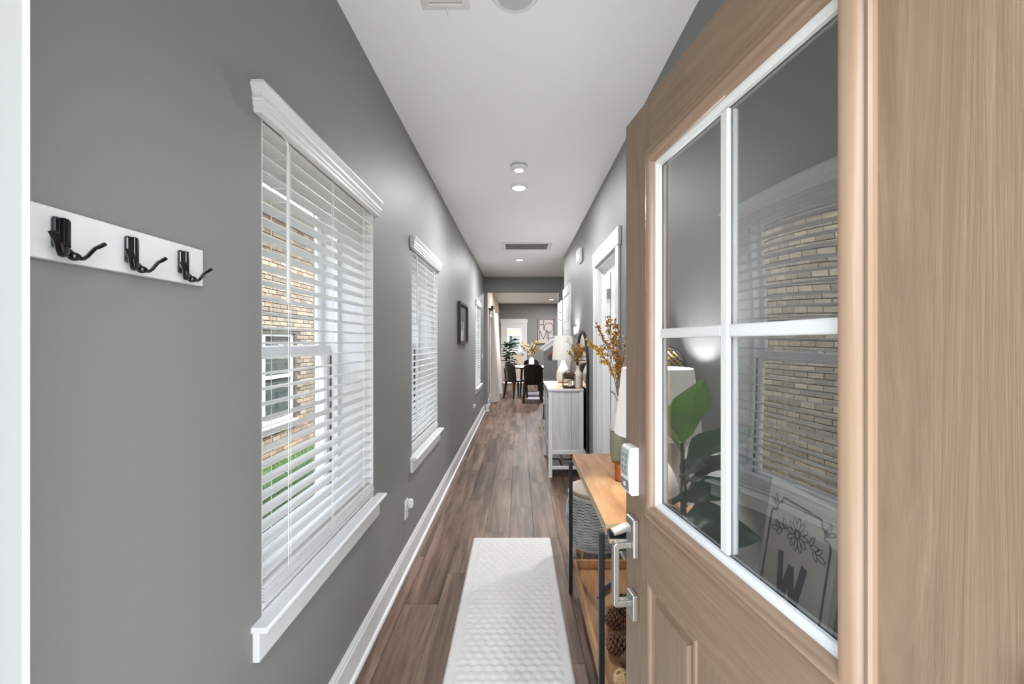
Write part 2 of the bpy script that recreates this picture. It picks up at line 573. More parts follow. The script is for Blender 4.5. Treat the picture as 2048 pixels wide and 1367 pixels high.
def inst(name, me, parent, loc, rot=None, scale=None, mat4=None):
    o = bpy.data.objects.new(name, me)
    C.objects.link(o)
    if parent is not None:
        o.parent = parent
    if mat4 is not None:
        o.matrix_local = mat4
    else:
        o.location = loc
        if rot is not None:
            o.rotation_euler = rot
        if scale is not None:
            o.scale = scale
    return o

def dup(root, loc, rotz, label=None, group=None):
    r = root.copy()
    C.objects.link(r)
    r.location = loc
    r.rotation_euler = (0, 0, rotz)
    if label:
        r['label'] = label
    if group:
        r['group'] = group
    for ch in list(root.children):
        c = ch.copy()
        C.objects.link(c)
        c.parent = r
        for g in list(ch.children):
            d = g.copy()
            C.objects.link(d)
            d.parent = c
    return r

def wall_holes(fn, u0, u1, w0, w1, t, holes):
    """slab in the (u, w) plane from depth 0 to t with rectangular holes, one welded mesh"""
    us = sorted({u0, u1, *[h[0] for h in holes], *[h[1] for h in holes]})
    ws = sorted({w0, w1, *[h[2] for h in holes], *[h[3] for h in holes]})
    us = [u for u in us if u0 <= u <= u1]
    ws = [w for w in ws if w0 <= w <= w1]
    def solid(i, j):
        if i < 0 or j < 0 or i >= len(us) - 1 or j >= len(ws) - 1:
            return False
        cu, cw = (us[i] + us[i + 1]) / 2, (ws[j] + ws[j + 1]) / 2
        return not any(h[0] < cu < h[1] and h[2] < cw < h[3] for h in holes)
    mb = MB()
    for i in range(len(us) - 1):
        for j in range(len(ws) - 1):
            if not solid(i, j):
                continue
            a, b, c, d = us[i], us[i + 1], ws[j], ws[j + 1]
            q = [(0, 1, 2, 3)]
            mb.add([fn(a, c, 0), fn(b, c, 0), fn(b, d, 0), fn(a, d, 0)], q)
            mb.add([fn(a, c, t), fn(a, d, t), fn(b, d, t), fn(b, c, t)], q)
            if not solid(i - 1, j):
                mb.add([fn(a, c, 0), fn(a, d, 0), fn(a, d, t), fn(a, c, t)], q)
            if not solid(i + 1, j):
                mb.add([fn(b, c, 0), fn(b, c, t), fn(b, d, t), fn(b, d, 0)], q)
            if not solid(i, j - 1):
                mb.add([fn(a, c, 0), fn(a, c, t), fn(b, c, t), fn(b, c, 0)], q)
            if not solid(i, j + 1):
                mb.add([fn(a, d, 0), fn(b, d, 0), fn(b, d, t), fn(a, d, t)], q)
    return mb

# ------------------------------------------------------------------ main dimensions
XL, XR = -0.7077, 0.699
H = 2.74
YF = 0.415            # inner face of the front wall
YE = 8.78             # hall end wall
YB = 14.9             # back wall of the dining room
XD = -0.685           # dining room left wall
XOUT = -1.0           # outer face of the left wall
WIN = [(1.182, 2.091), (2.837, 3.734), (6.98, 7.89)]
WZ0, WZ1 = 0.643, 2.095

# ------------------------------------------------------------------ shell
wl = wall_holes(lambda u, w, d: (XL - d, u, w), 0.26, YE + 0.11, 0, H, XL - XOUT, [(a, b, WZ0, WZ1) for a, b in WIN])
struct('wall_left', wl, M['wall'], weld=True)
wd = wall_holes(lambda u, w, d: (XD - d, u, w), YE + 0.11, YB + 0.12, 0, H, XD - XOUT, [(10.1, 11.7, 0.03, 2.1)])
struct('wall_dining_left', wd, M['tan'], weld=True)  # grey wall given a tan tint for the warm light on it
wr = wall_holes(lambda u, w, d: (XR + d, u, w), 0.26, 6.65, 0, H, 0.115, [(3.05, 3.87, -0.1, 2.085)])
struct('wall_right', wr, M['wall'], weld=True)
wf = wall_holes(lambda u, w, d: (u, 0.26 + d, w), XOUT, 2.4, 0, H, YF - 0.26, [(-0.5, 0.48, -0.1, 2.09)])
struct('wall_front', wf, M['wall'], weld=True)
we = wall_holes(lambda u, w, d: (u, YE + d, w), XL, 3.3, 0, H, 0.11, [(-0.643, 0.806, -0.1, 2.43)])
struct('wall_end', we, M['wall'], weld=True)
wb = wall_holes(lambda u, w, d: (u, YB + d, w), XD, 3.3, 0, H, 0.12, [(-0.535, 0.20, -0.1, 2.07)])
struct('wall_back', wb, M['wall'], weld=True)
struct('wall_dining_right', MB().box(3.2, 3.3, YE + 0.11, YB, 0, H), M['wall'])
struct('wall_stair_side', wall_holes(lambda u, w, d: (3.0 + d, u, w), 6.535, YE, 0, H, 0.12, [(6.95, 8.35, 1.25, 2.6)]), M['wall'], weld=True)
w5 = sempty('window_5', (3.06, 7.65, 1.25))  # unseen window added so daylight reaches the hall end wall
part('frame', MB().rings(6.95, 8.35, 1.25, 2.6, [(0, 3.04), (0.05, 3.04), (0.05, 3.10), (0, 3.10)], lambda u, w, d: (d, u, w)), M['vinyl'], w5)
part('pane', MB().box(3.07, 3.071, 7.0, 8.3, 1.3, 2.55), M['glass'], w5)
struct('wall_stair_front', MB().box(XR + 0.115, 3.1, 6.535, 6.65, 0, H), M['wall'])
sr = MB()
sr.add([(XR + 0.115, 2.4, 0), (2.4, 2.4, 0), (2.4, 4.9, 0), (XR + 0.115, 4.9, 0), (XR + 0.115, 2.4, H), (2.4, 2.4, H), (2.4, 4.9, H), (XR + 0.115, 4.9, H)],
       [(0, 1, 5, 4), (1, 2, 6, 5), (2, 3, 7, 6)])
struct('wall_side_room', sr, M['ceiling'])
struct('ceiling', MB().box(XOUT, 3.3, 0.26, YB + 0.12, H, H + 0.12), M['ceiling'])
# roof with eaves and porch cover (shade the lawn and the threshold)
rf = MB()
rf.add([(-1.42, -0.2, 3.0), (3.6, -0.2, 3.0), (3.6, 15.4, 3.0), (-1.42, 15.4, 3.0), (1.1, -0.2, 4.2), (1.1, 15.4, 4.2)],
       [(0, 3, 2, 1), (0, 1, 4), (2, 3, 5), (0, 4, 5, 3), (1, 2, 5, 4)])
struct('roof', rf, M['siding'])
struct('trim_1', MB().box(-1.05, 3.3, 0.2, 15.1, 2.86, 3.0), M['siding'])

# ------------------------------------------------------------------ floor of planks
fl = struct('floor', MB().box(XOUT, 3.3, 0.28, YB + 0.1, -0.12, -0.012), M['subfloor'])
PW, PL = 0.182, 1.22
def plank_mesh(w, l):
    mb = MB()
    g, b, t = 0.0005, 0.0012, 0.0
    mb.rings(g, w - g, g, l - g, [(0, -0.012), (0, -0.0008), (b, t)], lambda u, v, d: (u, v, d), cap=True)
    return mb.mesh('plank', M['plank'])
pm_cache = {}
offs = [0.0, 0.52, 0.21, 0.86, 0.38, 0.95, 0.1, 0.66, 0.3, 0.78, 0.05, 0.5, 0.9, 0.25]
def plank_row(x0, x1, ya, yb, off):
    y = ya - off
    while y < yb - 0.02:
        a, b = max(y, ya), min(y + PL, yb)
        if b - a > 0.03:
            key = (round(x1 - x0, 4), round(b - a, 4))
            if key not in pm_cache:
                pm_cache[key] = plank_mesh(x1 - x0, b - a)
            inst('plank', pm_cache[key], fl, (x0, a, 0))
        y += PL
k = 0
x = -0.80
while x < 2.0:
    a, b = max(x, XL + 0.002), x + PW
    if a < XR:
        bb = min(b, XR - 0.002)
        if bb - a > 0.02:
            plank_row(a, bb, 0.40, 6.66, offs[k % 14])
    if b - max(a, XD + 0.0) > 0.02:
        plank_row(max(a, XD + 0.001) if a < XD else a, b, 6.66, YB, (offs[k % 14] + 6.26) % PL)
    x += PW
    k += 1

# ------------------------------------------------------------------ baseboards
BBH = 0.1455
def base_prof(t=0.015):
    return [(0, 0), (t, 0), (t, BBH - 0.03), (t - 0.004, BBH - 0.022), (t - 0.004, BBH - 0.014), (t - 0.009, BBH - 0.004), (t - 0.009, BBH), (0, BBH)]
SHOE = [(0.015, 0), (0.028, 0), (0.028, 0.006), (0.024, 0.014), (0.015, 0.018)]
def baseboard(name, fn, a0, a1):
    o = struct(name, MB().prism(base_prof(), fn, a0, a1), M['trim'])
    part('shoe_moulding', MB().prism(SHOE, fn, a0, a1), M['trim'], o)
baseboard('baseboard_left', lambda p, q, a: (XL + p, a, q), YF, YE)
baseboard('baseboard_right', lambda p, q, a: (XR - p, a, q), YF, 2.88)
baseboard('baseboard_right_far', lambda p, q, a: (XR - p, a, q), 4.04, 5.71)
baseboard('baseboard_end', lambda p, q, a: (a, YE - p, q), XL + 0.03, -0.643)
baseboard('baseboard_jamb', lambda p, q, a: (-0.643 + p, a, q), YE - 0.012, YE + 0.11)
baseboard('baseboard_dining_left', lambda p, q, a: (XD + p, a, q), 8.9, 10.0)
baseboard('baseboard_back', lambda p, q, a: (a, YB - p, q), 0.30, 3.2)

# ------------------------------------------------------------------ front door frame
fr = sempty('trim_2')
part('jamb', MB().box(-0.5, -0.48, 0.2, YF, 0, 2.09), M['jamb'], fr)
part('jamb', MB().box(0.46, 0.48, 0.2, YF, 0, 2.09), M['trim'], fr)
part('head_jamb', MB().box(-0.48, 0.46, 0.2, YF, 2.07, 2.09), M['trim'], fr)
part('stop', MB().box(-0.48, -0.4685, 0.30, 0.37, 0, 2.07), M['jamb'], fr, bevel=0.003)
part('weatherstrip', MB().box(-0.48, -0.472, 0.3701, 0.378, 0, 2.07), M['strip'], fr, bevel=0.002)
part('casing', MB().box(-0.58, -0.487, YF, YF + 0.015, 0, 2.08), M['trim'], fr, bevel=0.003)
part('casing', MB().box(0.467, 0.56, YF, YF + 0.015, 0, 2.08), M['trim'], fr, bevel=0.003)
part('head_casing', MB().box(-0.60, 0.58, YF, YF + 0.018, 2.08, 2.21), M['trim'], fr, bevel=0.003)
part('threshold', MB().box(-0.48, 0.46, 0.22, 0.40, -0.012, 0.012), M['nickel2'], fr, bevel=0.004)

# ------------------------------------------------------------------ windows
def make_window(n, y0, y1):
    ymid = (y0 + y1) / 2
    w = sempty('window_%d' % n, (XL, ymid, WZ0))
    fx0, fx1 = -0.975, -0.868
    mb = MB().rings(y0, y1, WZ0, WZ1, [(0, fx1), (0.035, fx1), (0.035, fx0), (0, fx0)], lambda u, z, d: (d, u, z))
    part('frame', mb, M['vinyl'], w)
    lin = MB().rings(y0, y1, WZ0 + 0.016, WZ1, [(0, XL - 0.001), (0.006, XL - 0.001), (0.006, -0.868), (0, -0.868)], lambda u, z, d: (d, u, z))
    part('jamb_liner', lin, M['trim'], w)
    # dark track lines in the jamb
    for yy in (y0 + 0.035, y1 - 0.041):
        part('track', MB().box(-0.905, -0.893, yy, yy + 0.006, WZ0 + 0.035, 1.36), M['gasket'], w)
    zm = 1.375
    for nm, z0, z1, xa in (('lower_sash', WZ0 + 0.035, zm + 0.02, -0.93), ('upper_sash', zm - 0.02, WZ1 - 0.035, -0.96)):
        a, b = y0 + 0.036, y1 - 0.036
        mb = MB().rings(a, b, z0, z1, [(0, xa), (0, xa + 0.028), (0.036, xa + 0.028), (0.044, xa + 0.018), (0.044, xa + 0.006), (0.036, xa)], lambda u, z, d: (d, u, z))
        s = part(nm, mb, M['vinyl'], w)
        part('pane', MB().box(xa + 0.011, xa + 0.012, a + 0.04, b - 0.04, z0 + 0.04, z1 - 0.04), M['glass'], s)
    part('sash_lock', MB().box(-0.902, -0.88, ymid - 0.03, ymid + 0.03, zm + 0.02, zm + 0.034), M['vinyl'], w, bevel=0.004)
    # stool with rounded nose and apron
    so = 0.047
    nose = [(0, 0), (0.040, 0), (0.046, 0.003), (0.048, 0.008), (0.046, 0.013), (0.040, 0.016), (0, 0.016)]
    part('stool', MB().prism(nose, lambda p, q, a: (XL + p, a, WZ0 + q), y0 - so, y1 + so + 0.015), M['trim'], w)
    part('stool_board', MB().box(-0.868, XL, y0, y1, WZ0, WZ0 + 0.016), M['trim'], w)
    part('apron', MB().box(XL, XL + 0.018, y0 - so + 0.006, y1 + so - 0.006, WZ0 - 0.082, WZ0), M['trim'], w, bevel=0.002)
    return w
for i, (a, b) in enumerate(WIN):
    make_window(i + 1, a, b)

# ------------------------------------------------------------------ blinds
def slat_mesh(l):
    mb = MB()
    hw, cr, th = 0.025, 0.003, 0.0026
    top = []
    for i in range(7):
        t = i / 6 * 2 - 1
        top.append((t * hw, cr * (1 - t * t)))
    poly = top + [(p, q - th) for p, q in reversed(top)]
    mb.prism(poly, lambda p, q, a: (p, a, q), -l / 2, l / 2)
    return mb.mesh('slat', M['blind'], smooth=True)
BLAB = ['white slatted blind in the nearest window, beside the coat rack wall',
        'white slatted blind in the middle window of the grey hall wall',
        'bright white slatted blind in the farthest hall window beyond the black picture']
def make_blind(i, y0, y1, wand_y):
    ym = (y0 + y1) / 2
    bx = -0.738
    b = thing('window_blind', BLAB[i], 'blind', (bx, ym, WZ0 + 0.02), group='blinds in the hall windows')
    l = y1 - y0 - 0.012
    sm = slat_mesh(l)
    z = 2.022
    n = 0
    zs = []
    while z > 0.745:
        zs.append(z)
        z -= 0.0437
    for z in zs:
        o = inst('slat', sm, b, (0, 0, z - WZ0 - 0.02), (0, R(-2.5 + random.uniform(-0.6, 0.6)), 0))
    for q in range(5):
        inst('slat', sm, b, (0.002 * q + 0.002, 0.003 * (5 - q), 0.695 + 0.007 * (5 - q) - WZ0 - 0.02), (0, R(8), 0))
    part('bottom_rail', MB().box(bx - 0.022, bx + 0.030, y0 + 0.006, y1 + 0.004, 0.672, 0.690), M['blind'], b, bevel=0.004)
    part('headrail', MB().box(bx - 0.028, bx + 0.025, y0 + 0.004, y1 - 0.004, 2.04, 2.092), M['blind'], b, bevel=0.002)
    for t in (0.16, 0.5, 0.86):
        yy = y0 + (y1 - y0) * t
        mb = MB()
        for xx in (bx - 0.0265, bx + 0.0265):
            mb.tube([(xx, yy, 2.04), (xx, yy, 0.69)], 0.0011, 5)
        mb.tube([(bx + 0.0275, yy + 0.012, 2.04), (bx + 0.0275, yy + 0.012, 0.69)], 0.0009, 5)
        for z in zs:
            mb.tube([(bx - 0.0265, yy, z - 0.004), (bx + 0.0265, yy, z - 0.004)], 0.0007, 4)
        part('ladder_cord', mb, M['cord'], b, stuff=True)
    wd = MB().tube([(XL + 0.004, wand_y, 2.0), (XL + 0.006, wand_y, 1.99), (XL + 0.006, wand_y, 1.53)], [0.003, 0.005, 0.0055], 8)
    wo_ = part('tilt_wand', wd, M['blind'], b, smooth=True)
    part('wand_hook', MB().tube([(bx + 0.02, wand_y, 2.035), (XL + 0.003, wand_y, 2.02), (XL + 0.006, wand_y, 1.995)], 0.002, 6), M['cord'], wo_)
    # crown valance over the headrail
    z0, z1 = 2.026, 2.106
    pr = [(0, z0), (0.019, z0), (0.022, z0 + 0.004), (0.023, z0 + 0.013), (0.021, z0 + 0.0145), (0.026, z0 + 0.018), (0.027, z0 + 0.026), (0.025, z0 + 0.029), (0.029, z0 + 0.034), (0.027, z0 + 0.042), (0.028, z0 + 0.05), (0.034, z0 + 0.062), (0.037, z0 + 0.070), (0.037, z0 + 0.072), (0.033, z0 + 0.073), (0.033, z1), (0, z1)]
    ya, yb = y0 - 0.052, y1 + 0.05
    mb = MB()
    o = len(mb.v)
    # mitred returns: profile swept along a U-shaped path, each end stepping out like the front
    k = len(pr)
    for p, q in pr:
        mb.v.append(Vector((XL + 0.0005, ya + 0.037 - p, q)))
    for p, q in pr:
        mb.v.append(Vector((XL + p, ya + 0.037 - p, q)))
    for p, q in pr:
        mb.v.append(Vector((XL + p, yb - 0.037 + p, q)))
    for p, q in pr:
        mb.v.append(Vector((XL + 0.0005, yb - 0.037 + p, q)))
    for s in range(3):
        for j in range(k):
            a = s * k + j
            c = s * k + (j + 1) % k
            mb.f.append((a, c, c + k, a + k))
    part('valance', mb, M['blind'], b)
for i, (a, b) in enumerate(WIN):
    make_blind(i, a, b, a + 0.125)

# ------------------------------------------------------------------ front door (open)
TH = math.atan2(123.0, 860.0)
P1 = Vector((0.3175, 1.276, 0))
door = sempty('door_1', P1, math.atan2(-math.cos(TH), math.sin(TH)))
DW, DT = 0.914, 0.044
Z0, Z1 = 0.014, 2.050
def dpart(name, mb, mat, parent=None, **kw):
    return part(name, mb, mat, parent or door, local=True, **kw)
dpart('stile', MB().box(0, 0.16, 0, DT, Z0, Z1), M['door_v'], bevel=0.0015)
dpart('stile', MB().box(0.756, DW, 0, DT, Z0, Z1), M['door_v'], bevel=0.0015)
dpart('rail', MB().box(0.16, 0.756, 0, DT, 1.895, Z1), M['door_h'])
dpart('rail', MB().box(0.16, 0.756, 0, DT, 0.775, 0.97), M['door_h'])
dpart('rail', MB().box(0.16, 0.756, 0, DT, Z0, 0.215), M['door_h'])
dpart('mullion', MB().box(0.372, 0.542, 0, DT, 0.215, 0.775), M['door_v'])
fd = lambda u, w, d: (u, d, w)
fdb = lambda u, w, d: (u, DT - d, w)
fdm = lambda u, w, d: (u, DT - (d * 0.25 if d < 0 else d), w)
PANEL = [(0, 0), (0.003, -0.0035), (0.008, -0.0045), (0.013, -0.002), (0.016, 0.004), (0.030, 0.010), (0.038, 0.008), (0.042, 0.001), (0.045, 0.0)]
for (u0, u1) in ((0.148, 0.384), (0.530, 0.766)):
    mb = MB().rings(u0, u1, 0.19, 0.792, PANEL, fd, cap=True)
    mb.rings(u0, u1, 0.19, 0.792, PANEL, fdb, cap=True)
    dpart('panel', mb, M['door_v'])
GU0, GU1, GZ0, GZ1 = 0.146, 0.772, 0.953, 1.912
MOULD = [(0, 0), (0.0005, -0.006), (0.004, -0.009), (0.009, -0.008), (0.012, -0.005), (0.015, -0.008), (0.022, -0.016), (0.030, -0.019), (0.037, -0.017), (0.042, -0.010), (0.044, 0.0), (0.044, 0.012)]
MOULDB = [(0, 0), (0.001, -0.006), (0.006, -0.010), (0.014, -0.012), (0.021, -0.008), (0.025, 0.0), (0.025, 0.012)]
mo = MB().rings(GU0, GU1, GZ0, GZ1, MOULD, fd)
dpart('glass_moulding', mo, M['door_trim'], smooth=True)
dpart('glass_moulding', MB().rings(GU0, GU1, GZ0, GZ1, MOULDB, fdm), M['door_trim'], smooth=True)
INNER = [(0.042, 0.002), (0.044, -0.001), (0.049, 0.000), (0.053, 0.004), (0.056, 0.006), (0.057, 0.0125)]
INNERB = [(0.024, 0.006), (0.030, 0.010), (0.034, 0.0285)]
dpart('glazing_bead', MB().rings(GU0, GU1, GZ0, GZ1, INNER, fd), M['trim'])
dpart('glazing_bead', MB().rings(GU0, GU1, GZ0, GZ1, INNERB, fdb), M['trim'])
dpart('pane', MB().box(GU0 + 0.033, GU1 - 0.033, 0.0140, 0.0150, GZ0 + 0.033, GZ1 - 0.033), M['door_glass'])
uc, zc = (GU0 + GU1) / 2 + 0.008, 1.4345
for (ya, yb) in ((0.004, 0.0132), (0.0158, 0.028)):
    g = MB().box(uc - 0.0115, uc + 0.0115, ya, yb, GZ0 + 0.06, GZ1 - 0.06)
    dpart('muntin', g, M['trim'], bevel=0.003)
    dpart('muntin', MB().box(GU0 + 0.06, uc - 0.0116, ya + 0.001, yb, zc - 0.0115, zc + 0.0115), M['trim'], bevel=0.003)
    dpart('muntin', MB().box(uc + 0.0116, GU1 - 0.06, ya + 0.001, yb, zc - 0.0115, zc + 0.0115), M['trim'], bevel=0.003)
for zz in (0.25, 1.03, 1.82):
    hg = dpart('hinge', MB().box(DW - 0.002, DW + 0.001, 0.004, DT - 0.004, zz, zz + 0.1), M['nickel'])
    dpart('knuckle', MB().tube([(DW + 0.006, -0.006, zz), (DW + 0.006, -0.006, zz + 0.1)], 0.006, 8), M['nickel'], hg)
# keypad deadbolt
kp = dpart('keypad_lock', MB().prism([(0, 0.99), (-0.022, 0.99), (-0.028, 1.0), (-0.031, 1.06), (-0.027, 1.117), (-0.020, 1.122), (0, 1.122)], lambda p, q, a: (a, p, q), 0.034, 0.094), M['plastic'], bevel=0.002)
dpart('keypad_panel', MB().prism([(-0.0285, 1.033), (-0.0312, 1.06), (-0.0278, 1.113), (-0.0268, 1.113), (-0.0302, 1.06), (-0.0275, 1.033)], lambda p, q, a: (a, p - 0.0006, q), 0.037, 0.090), M['keypad_face'], kp)
dpart('lower_cover', MB().prism([(-0.0285, 1.002), (-0.0302, 1.03), (-0.0292, 1.03), (-0.0275, 1.002)], lambda p, q, a: (a, p - 0.0006, q), 0.037, 0.090), M['grey_plastic'], kp)
for r_ in range(4):
    for c_ in range(2):
        zz = 1.046 + r_ * 0.0165
        uu = 0.052 + c_ * 0.022
        yy = -0.0325 + abs(zz - 1.06) * 0.05
        dpart('key', MB().box(uu - 0.006, uu + 0.006, yy, yy + 0.002, zz - 0.005, zz + 0.005), M['grey_plastic'], kp, bevel=0.001)
dpart('lock_button', MB().tube([(0.063, -0.031, 1.016), (0.063, -0.0275, 1.016)], 0.007, 12), M['plastic'], kp)
# grip handle
hs = dpart('grip_plate', MB().box(0.040, 0.093, -0.017, 0, 0.815, 0.922), M['nickel'], bevel=0.004)
dpart('thumb_latch', MB().prism([(-0.017, 0.884), (-0.030, 0.887), (-0.050, 0.881), (-0.066, 0.878), (-0.068, 0.886), (-0.050, 0.892), (-0.030, 0.900), (-0.017, 0.903)], lambda p, q, a: (a, p, q), 0.050, 0.082), M['nickel2'], hs, bevel=0.002)
gp = MB().box(0.056, 0.078, -0.067, -0.017, 0.838, 0.856)
gp.box(0.056, 0.078, -0.067, -0.050, 0.676, 0.856)
gp.box(0.056, 0.078, -0.067, -0.017, 0.676, 0.694)
me_g = MB()
outl = [(-0.015, 0.838), (-0.050, 0.838), (-0.050, 0.694), (-0.015, 0.694), (-0.015, 0.676), (-0.060, 0.676), (-0.067, 0.683), (-0.067, 0.849), (-0.060, 0.856), (-0.015, 0.856)]
me_g.prism(outl, lambda p, q, a: (a, p, q), 0.056, 0.078)
dpart('grip_handle', me_g, M['nickel'], hs, bevel=0.003)
dpart('grip_mount', MB().box(0.043, 0.090, -0.017, 0, 0.640, 0.712), M['nickel'], hs, bevel=0.004)

# ------------------------------------------------------------------ coat rack on the left wall
cr0 = thing('coat_rack', 'white wall board with three black double coat hooks, left of the windows', 'coat rack', (XL, 0.78, 1.45))
ry0, ry1 = 0.585, 0.945
rz0, rz1 = 1.537, 1.613
part('board', MB().box(XL, XL + 0.014, ry0, ry1, 1.535, 1.614), M['trim'], cr0, bevel=0.002)
def hook(yc):
    xb = XL + 0.014
    zc_ = 1.572
    pl = MB().box(xb, xb + 0.008, yc - 0.013, yc + 0.013, 1.553, 1.600)
    hk = part('hook', pl, M['black_gloss'], cr0, bevel=0.005, seg=3)
    part('ridge', MB().prism([(-0.006, 0.008), (-0.0035, 0.013), (0.0035, 0.013), (0.006, 0.008)], lambda p, q, a: (xb + q, yc + p, a), 1.549, 1.599), M['black_gloss'], hk, bevel=0.0015)
    for s in (-1, 1):
        pts = []
        for i in range(11):
            t = i / 10
            pts.append((xb + 0.011 + 0.022 * t ** 0.8, yc + s * (0.002 + 0.036 * t), 1.553 - 0.012 * math.sin(math.pi * min(1.0, t * 1.5)) + 0.016 * max(0, t - 0.35) ** 1.5 / 0.52))
        part('prong', MB().tube(pts, [0.0065, 0.0062, 0.006, 0.0056, 0.0052, 0.005, 0.005, 0.0052, 0.0056, 0.006, 0.006], 8, flat=0.6), M['black_gloss'], hk, smooth=True)
    part('cup', MB().sphere((xb + 0.017, yc + 0.006, 1.543), 0.0085, 10, 6, 0.8), M['black_gloss'], hk, smooth=True)
    return hk
for yc in (0.648, 0.766, 0.884):
    hook(yc)

# ------------------------------------------------------------------ runner rug
def rug_mesh(w, l, relief):
    mb = MB()
    nu, nv = 72, 300
    def hgt(u, v):
        e = min(u, w - u, v, l - v)
        base = 0.010 * min(1.0, max(0.0, e / 0.006)) ** 0.5
        if e < 0.045:
            return base
        f = min(1.0, (e - 0.045) / 0.012)
        a = u / 0.047
        b = v / 0.04
        row = math.floor(b)
        aa = a + (0.5 if row % 2 else 0.0)
        fx, fy = aa - math.floor(aa) - 0.5, b - row - 0.5
        d = math.sqrt((fx * 1.0) ** 2 + ((fy + 0.35) * 0.62) ** 2)
        return base + relief * f * (1.0 - min(1.0, d / 0.62) ** 2.2 - 0.35)
    for j in range(nv + 1):
        for i in range(nu + 1):
            u, v = w * i / nu, l * j / nv
            mb.v.append(Vector((u - w / 2, v, hgt(u, v))))
    for j in range(nv):
        for i in range(nu):
            a = j * (nu + 1) + i
            mb.f.append((a, a + 1, a + nu + 2, a + nu + 1))
    return mb
rm = rug_mesh(0.55, 2.25, 0.011).mesh('rug_runner', M['rug'], smooth='all')
rug = inst('runner_rug', rm, None, (-0.035, 0.84, 0.001), (0, 0, R(0.4)))
rug['label'] = 'pale grey runner rug with raised scalloped pattern on the hall floor'
rug['category'] = 'rug'

# ------------------------------------------------------------------ console table
tx0, tx1, ty0, ty1, tz = 0.305, 0.685, 1.50, 2.44, 0.78
ct = thing('console_table', 'narrow oak console table with black metal legs and lower tray shelf', 'table', ((tx0 + tx1) / 2, (ty0 + ty1) / 2, 0))
top = part('tabletop', MB().box(tx0 + 0.001, tx1, ty0 + 0.001, ty1, tz - 0.020, tz), M['oak'], ct, bevel=0.0015)
part('edge_band', MB().box(tx0 - 0.002, tx0 + 0.0008, ty0, ty1, tz - 0.040, tz - 0.0015), M['oak_edge'], top)
part('edge_band', MB().box(tx0, tx1, ty0 - 0.002, ty0 + 0.0008, tz - 0.014, tz - 0.0015), M['oak_edge'], top)
part('end_rail', MB().box(tx0 + 0.012, tx1, ty0 + 0.006, ty0 + 0.03, tz - 0.055, tz - 0.0205), M['black_metal'], ct)
part('end_rail', MB().box(tx0 + 0.012, tx1, ty1 - 0.03, ty1 - 0.006, tz - 0.055, tz - 0.0205), M['black_metal'], ct)
part('back_rail', MB().box(tx1 - 0.02, tx1, ty0 + 0.03, ty1 - 0.03, tz - 0.05, tz - 0.0205), M['black_metal'], ct)
part('batten', MB().box(tx0 + 0.012, tx1 - 0.02, ty0 + 0.004, ty0 + 0.03, tz - 0.072, tz - 0.0555), M['oak_edge'], ct)
for xx in (tx0 - 0.024, tx1 - 0.022):
    for yy in (ty0 + 0.008, ty1 - 0.030):
        part('leg', MB().box(xx, xx + 0.02, yy, yy + 0.02, 0, tz - 0.0405), M['black_metal'], ct, bevel=0.003)
sz0 = 0.125
sh = part('shelf', MB().box(tx0 + 0.018, tx1 - 0.004, ty0 + 0.02, ty1 - 0.02, sz0, sz0 + 0.016), M['oak'], ct)
part('shelf_rim', MB().box(tx0, tx0 + 0.018, ty0 + 0.002, ty1 - 0.002, sz0 - 0.006, sz0 + 0.058), M['oak'], sh, bevel=0.002)
part('shelf_rim', MB().box(tx0 + 0.018, tx1 - 0.004, ty1 - 0.020, ty1 - 0.002, sz0 - 0.006, sz0 + 0.058), M['oak'], sh, bevel=0.002)
part('shelf_rim', MB().box(tx0 + 0.018, tx1 - 0.004, ty0 + 0.002, ty0 + 0.020, sz0 - 0.006, sz0 + 0.058), M['oak'], sh, bevel=0.002)
for yy in (ty0 + 0.012, ty1 - 0.026):
    part('bolt', MB().tube([(tx0 - 0.005, yy + 0.006, sz0 + 0.025), (tx0 + 0.001, yy + 0.006, sz0 + 0.025)], 0.005, 8), M['black_metal'], sh)
SHZ = sz0 + 0.016

# things on the lower shelf
def pine_cone(name, label, c, r, l, ax, seedv, group='pine cones in the table tray'):
    rnd = random.Random(seedv)
    mb = MB()
    mb.sphere((0, 0, 0), r * 0.42, 8, 6, sz=l / r * 0.8)
    n = 64
    for i in range(n):
        t = (i + 0.5) / n
        z = -l * 0.92 + 1.84 * l * t
        rr = r * (math.sin(math.pi * (0.12 + 0.80 * (1 - t) ** 0.9)) ** 0.75)
        a = i * 2.39996
        d = Vector((math.cos(a), math.sin(a), 0.45 + 0.5 * t))
        d.normalize()
        s = Vector((-math.sin(a), math.cos(a), 0))
        up = d.cross(s)
        base = Vector((math.cos(a) * rr * 0.35, math.sin(a) * rr * 0.35, z - 0.25 * r))
        tip = base + d * (rr * 0.95)
        w = r * 0.27
        th = up * (r * 0.07)
        mb.add([base - s * w * 0.4, base + s * w * 0.4, tip + s * w - d * w * 0.4, tip + th * 1.4, tip - s * w - d * w * 0.4,
                base - s * w * 0.4 - th, base + s * w * 0.4 - th, tip + s * w - d * w * 0.4 - th * 2, tip - th * 2, tip - s * w - d * w * 0.4 - th * 2],
               [(0, 1, 2, 3, 4), (9, 8, 7, 6, 5), (1, 6, 7, 2), (2, 7, 8, 3), (3, 8, 9, 4), (4, 9, 5, 0)])
    me = mb.mesh('pine_cone', M['cone'])
    q = Vector(ax).to_track_quat('Z', 'Y')
    o = bpy.data.objects.new(name, me)
    C.objects.link(o)
    o.location = c
    o.rotation_euler = q.to_euler()
    o['label'] = label
    o['category'] = 'pine cone'
    o['group'] = group
    return o
cz = SHZ
pine_cone('pine_cone', 'dark brown pine cone standing at the far end of the tray pile', (0.475, 1.985, cz + 0.052), 0.036, 0.050, (0.2, 0.1, 1), 1)
